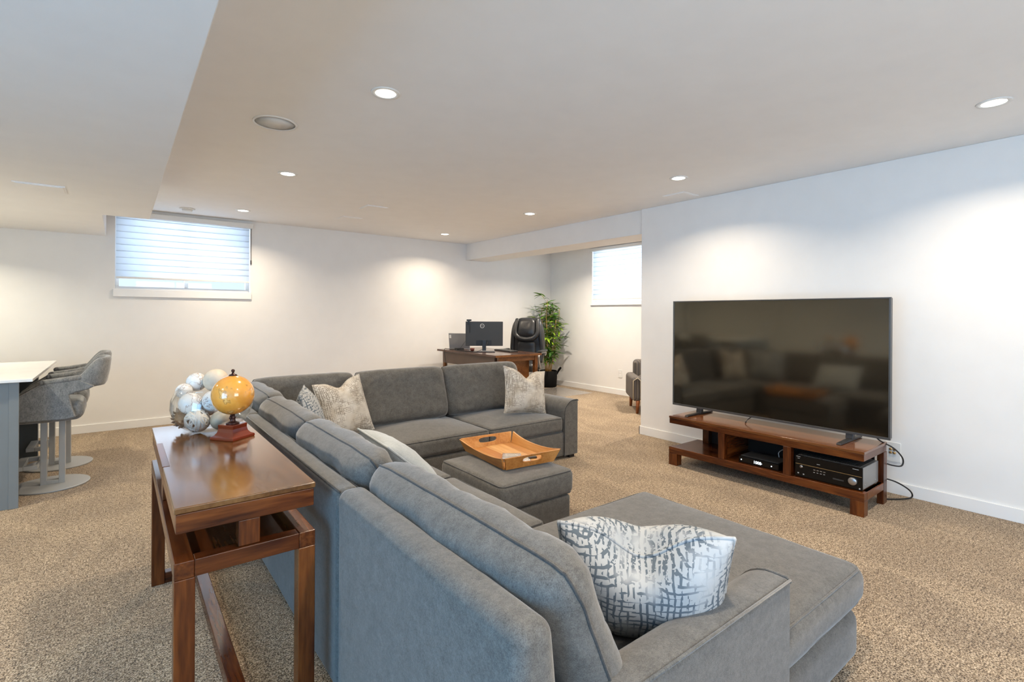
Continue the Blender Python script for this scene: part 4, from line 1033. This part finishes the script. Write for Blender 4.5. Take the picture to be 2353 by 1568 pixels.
MB().box(-.165, .165, -.005, .003, 0, .235).map(lambda v: (v.x, v.y - v.z * .18, v.z + .012)).build('lid', plain('laptop_lid_grey', (.30, .31, .32), .4, metal=.3), lp, bev=.002)
MB().box(-.155, -.125, -.0065, -.005, .16, .21).map(lambda v: (v.x, v.y - v.z * .18, v.z + .012)).build('sticker', 'whiteplastic', lp)
kb = thing('keyboard', 'flat black keyboard on the desk in front of the chair', 'keyboard', (4.46, 5.88, .750), PI / 2 - .1)
MB().box(-.22, .22, -.07, .07, 0, .018).build('keyboard_case', 'black', kb, bev=.004)
for i in range(4):
    MB().box(-.205, .205, -.058 + i * .030, -.034 + i * .030, .018, .022).build('key_row', 'charcoal', kb, bev=.001)
db = thing('docking_station', 'small black box with cables at the left of the desk', 'docking station', (4.0, 6.42, .750), .3)
MB().box(-.06, .06, -.045, .045, 0, .034).build('case', 'black', db, bev=.004)
MB().tube(curve_pts([(-.06, 0, .017), (-.12, -.06, .008), (-.10, -.2, .006), (-.115, -.35, .006)], 20), .0035, 6).build('lead', 'black', db, smooth=True)
cable('desk_cable', 'black cable bundle dangling over the edge of the desk', [(4.02, 6.60, .756), (3.93, 6.62, .760), (3.868, 6.62, .765), (3.852, 6.60, .70), (3.852, 6.56, .58), (3.855, 6.52, .50), (3.86, 6.57, .40)], .004)
cable('desk_cable', 'black cable lying across the desk top towards the monitor', [(3.95, 6.62, .756), (3.91, 6.40, .755), (3.90, 6.15, .755), (4.0, 5.95, .756), (4.06, 5.90, .757)], .004)
ms_ = thing('cup', 'small red cup beside the monitor stand', 'cup', (4.06, 6.16, .750))
MB().lathe([(0, 0), (.026, 0), (.032, .045), (.029, .045), (.024, .006), (0, .006)], 20).build('cup_body', plain('cup_red', (.14, .025, .012), .4), ms_, smooth=True)

# executive chair (local: faces -y)
oc = thing('office_chair', 'black leather executive chair with silver arms at the desk', 'office chair', (5.02, 6.16, .007), -.98)
for k in range(5):
    a = 2 * PI * k / 5 + .3; c, s = math.cos(a), math.sin(a)
    lg = MB().tube([(.03 * c, .03 * s, .085), (.17 * c, .17 * s, .075), (.30 * c, .30 * s, .06)], [.026, .020, .014], 8).build('base_leg', 'silver', oc, smooth=True)
    MB().lathe([(.026, -.018), (.026, .018)], 14).map(lambda v: (.30 * c + v.z * -s, .30 * s + v.z * c, .026 + v.x) if False else (.30 * c + v.x * c - v.z * s, .30 * s + v.x * s + v.z * c, .026 + v.y)).build('caster', 'black', lg, smooth=True)
MB().tube([(0, 0, .06), (0, 0, .40)], .025, 12).build('gas_column', 'black', oc, smooth=True)
MB().rbox(-.25, .25, -.26, .22, .41, .53, .05, 4, 8, puff=(0, 0, .03)).build('seat', 'leather', oc, smooth=True)
def chair_bend(v):     # recline and slight lumbar curve; v.z is height above the seat
    t = (v.z - .48) / .74
    return (v.x * (1 + .10 * math.sin(t * PI) - .10 * t), v.y + .20 + .10 * t + .03 * math.sin(t * 2 * PI), v.z)
mb, lo = pillow_mesh(.54, .76, .075, n=26, cr=.22, p=5, q=.4, wr=.004, seed=3)
mb.map(lambda v: chair_bend(Vector((v.x, v.y, v.z + .47)))).build('backrest', 'leather', oc, smooth=True)
mb, lo = pillow_mesh(.30, .30, .05, n=18, cr=.2, p=5, q=.4, wr=.006, seed=5)
mb.map(lambda v: chair_bend(Vector((v.x, v.y - .065, v.z + .915)))).build('headrest_pad', 'leather', oc, smooth=True)
upts = [(-.185, -.06, 1.20), (-.190, -.075, 1.08), (-.175, -.09, .97), (-.11, -.105, .905), (0, -.11, .885), (.11, -.105, .905), (.175, -.09, .97), (.190, -.075, 1.08), (.185, -.06, 1.20)]
MB().tube([chair_bend(Vector(p)) for p in curve_pts(upts, 40)], .038, 12).build('headrest_roll', 'leather', oc, smooth=True)
mb, lo = pillow_mesh(.30, .36, .05, n=18, cr=.12, p=5, q=.4, wr=.006, seed=6)
mb.map(lambda v: chair_bend(Vector((v.x, v.y - .06, v.z + .50)))).build('lumbar_pad', 'leather', oc, smooth=True)
for s in (-1, 1):
    MB().tube([chair_bend(Vector(p)) for p in curve_pts([(s * .225, -.045, .52), (s * .235, -.06, .70), (s * .225, -.06, .90), (s * .22, -.04, 1.10), (s * .19, -.02, 1.20)], 24)], .036, 10).build('side_bolster', 'leather', oc, smooth=True)
    am = MB().tube(curve_pts([(s * .30, .20, .63), (s * .315, .18, .68), (s * .315, .0, .695), (s * .315, -.17, .68), (s * .31, -.22, .62), (s * .30, -.12, .50), (s * .27, .02, .44), (s * .22, .05, .43)], 40), .016, 10).build('arm_loop', 'silver', oc, smooth=True)
    MB().rbox(s * .315 - .035, s * .315 + .035, -.18, .19, .695, .735, .02, 4, 6).build('arm_pad', 'leather', am, smooth=True)

# chair mat
tag(MB().box(4.80, 6.15, 5.735, 6.55, .002, .006).build('chair_mat', 'mat', None, bev=.001), 'clear vinyl chair mat on the carpet by the potted bamboo', 'chair mat')

# potted bamboo
pb = thing('potted_bamboo', 'tall leafy bamboo in a black handled pot in the corner', 'plant', (6.055, 6.72, 0))
pot = MB().lathe([(0, 0), (.135, 0), (.148, .012), (.155, .15), (.158, .285), (.150, .290), (.148, .265), (0, .262)], 36).build('pot', 'potbag', pb, smooth=True)
MB().lathe([(.149, .266), (.08, .272), (0, .27)], 30).build('soil', 'soil', pb, smooth=True)
for s in (-1, 1):
    dv = Vector((.7895 * s, -.6138 * s, 0))
    MB().tube(curve_pts([dv * .158 + Vector((0, 0, .22)), dv * .175 + Vector((0, 0, .29)), dv * .21 + Vector((0, 0, .34)), dv * .225 + Vector((.02, .02, .33)), dv * .19 + Vector((.03, .03, .28)), dv * .16 + Vector((.03, .03, .23))], 24), .010, 8).build('handle', 'potbag', pot, smooth=True)
rnd = random.Random(21)
canes = []
for k in range(6):
    a = 2 * PI * k / 6 + .4; r0 = .05 if k else .0
    base = Vector((r0 * math.cos(a), r0 * math.sin(a), .26)); ht = (1.50, 1.32, 1.42, 1.55, 1.20, 1.38)[k]
    top = base + Vector((.11 * math.cos(a) + .02, .11 * math.sin(a) - .03, ht - .26))
    pts = [base.lerp(top, t / 8) + Vector((.008 * math.sin(t * 1.3 + k), .008 * math.cos(t * 1.7 + k), 0)) for t in range(9)]
    MB().tube(pts, [.0105 - .0065 * t / 8 for t in range(9)], 8).build('cane', 'cane', pb, smooth=True)
    canes.append(pts)
leaf_src = []
for mk in ('leafA', 'leafB', 'leafC'):
    n = 6; vs = []; f = []
    for i in range(n + 1):
        t = i / n; w = .0175 * math.sin(PI * min(1, t * .92 + .06)) ** .8; z = -.030 * t * t; y = .165 * t
        vs += [(-w, y, z + w * .35), (0, y, z), (w, y, z + w * .35)]
    for i in range(n):
        f += [(i * 3, i * 3 + 1, i * 3 + 4, i * 3 + 3), (i * 3 + 1, i * 3 + 2, i * 3 + 5, i * 3 + 4)]
    me = bpy.data.meshes.new('leaf'); me.from_pydata(vs, [], f); me.polygons.foreach_set('use_smooth', [True] * len(me.polygons)); me.materials.append(M[mk]); leaf_src.append(me)
count = 0; extra = {0: MB(), 1: MB(), 2: MB()}
for ci, pts in enumerate(canes):
    for c in range(12):
        t = .16 + .84 * (c + rnd.random() * .7) / 12
        i = min(7, int(t * 8)); p = pts[i].lerp(pts[i + 1], min(1, t * 8 - i))
        a = rnd.random() * 2 * PI; ln = (.05 + .10 * rnd.random()) * (1.0 if t > .45 else .85)
        tip = p + Vector((math.cos(a) * ln, math.sin(a) * ln, ln * (.6 if t < .95 else 1.2)))
        wlim = 0.29
        if (pb.location.x + tip.x) > XA - .06: tip.x = XA - .06 - pb.location.x
        if (pb.location.y + tip.y) > YF - .06: tip.y = YF - .06 - pb.location.y
        MB().tube([p, (p + tip) / 2 + Vector((0, 0, .01)), tip], .0022, 5).build('twig', 'cane', pb, smooth=True)
        for l in range(4):
            if count >= 290: break
            count += 1
            o = bpy.data.objects.new('leaf', leaf_src[rnd.choice((0, 0, 1, 1, 2, 2)) if t > .35 else rnd.choice((1, 2))]); COL.objects.link(o); o.parent = pb
            o.location = tip
            az = a + (l - 1.5) * .75 + (rnd.random() - .5) * .5 - PI / 2
            s_ = .75 + .5 * rnd.random()
            wx = pb.location.x + tip.x - math.sin(az) * .19 * s_; wy = pb.location.y + tip.y + math.cos(az) * .19 * s_
            if wx > XA - .02 or wy > YF - .02: az += PI
            o.rotation_euler = (rnd.uniform(-.35, .55), rnd.uniform(-.4, .4), az); o.scale = (s_, s_, s_)
        mid = (p + tip) / 2
        for l in range(6):          # the smaller leaves further in, too many and too small to pick apart
            k = rnd.choice((0, 1, 1, 2, 2)); az = rnd.random() * 2 * PI; s_ = .55 + .35 * rnd.random()
            wx = pb.location.x + mid.x - math.sin(az) * .17 * s_; wy = pb.location.y + mid.y + math.cos(az) * .17 * s_
            if wx > XA - .02 or wy > YF - .02: az += PI
            T4 = Matrix.Translation(mid + Vector((rnd.uniform(-.03, .03), rnd.uniform(-.03, .03), rnd.uniform(-.05, .05)))) @ Matrix.Rotation(az, 4, 'Z') @ Matrix.Rotation(rnd.uniform(-.4, .6), 4, 'X') @ Matrix.Rotation(rnd.uniform(-.5, .5), 4, 'Y') @ Matrix.Scale(s_, 4)
            extra[k].add([T4 @ v.co for v in leaf_src[k].vertices], [tuple(q.vertices) for q in leaf_src[k].polygons])
for k, mk in enumerate(('leafA', 'leafB', 'leafC')):
    o = extra[k].build('small_foliage', mk, pb, smooth=True); o['kind'] = 'stuff'

# striped armchair, mostly hidden behind the television wall (local: faces -y)
ac = thing('armchair', 'striped armchair peeking out behind the television wall', 'armchair', (5.78, 4.18, 0), 2.40 + PI)
MB().rbox(-.27, .27, -.34, .30, .16, .32, .04, 4, 8).build('base', 'stripe', ac, smooth=True)
MB().rbox(-.255, .255, -.39, .26, .30, .455, .06, 5, 8, puff=(0, .02, .02)).build('seat_cushion', 'stripe', ac, smooth=True)
MB().rbox(-.30, .30, .20, .36, .16, .665, .06, 5, 8).build('backrest', 'stripe', ac, smooth=True)
for s in (-1, 1):
    x0, x1 = sorted((s * .27, s * .40))
    a = MB().rbox(x0, x1, -.30, .32, .16, .48, .05, 5, 8).build('arm', 'stripe', ac, smooth=True)
    MB().tube([(s * .29, -.30, .18), (s * .29, -.302, .43), (s * .33, -.302, .468), (s * .385, -.302, .43), (s * .385, -.30, .18)], .007, 6).build('piping', 'cream', a, smooth=True)
    for y in (-.27, .28):
        MB().tube([(s * .33, y, 0), (s * .32, y, .17)], [.018, .028], 10).build('leg', 'leg', ac, smooth=True)
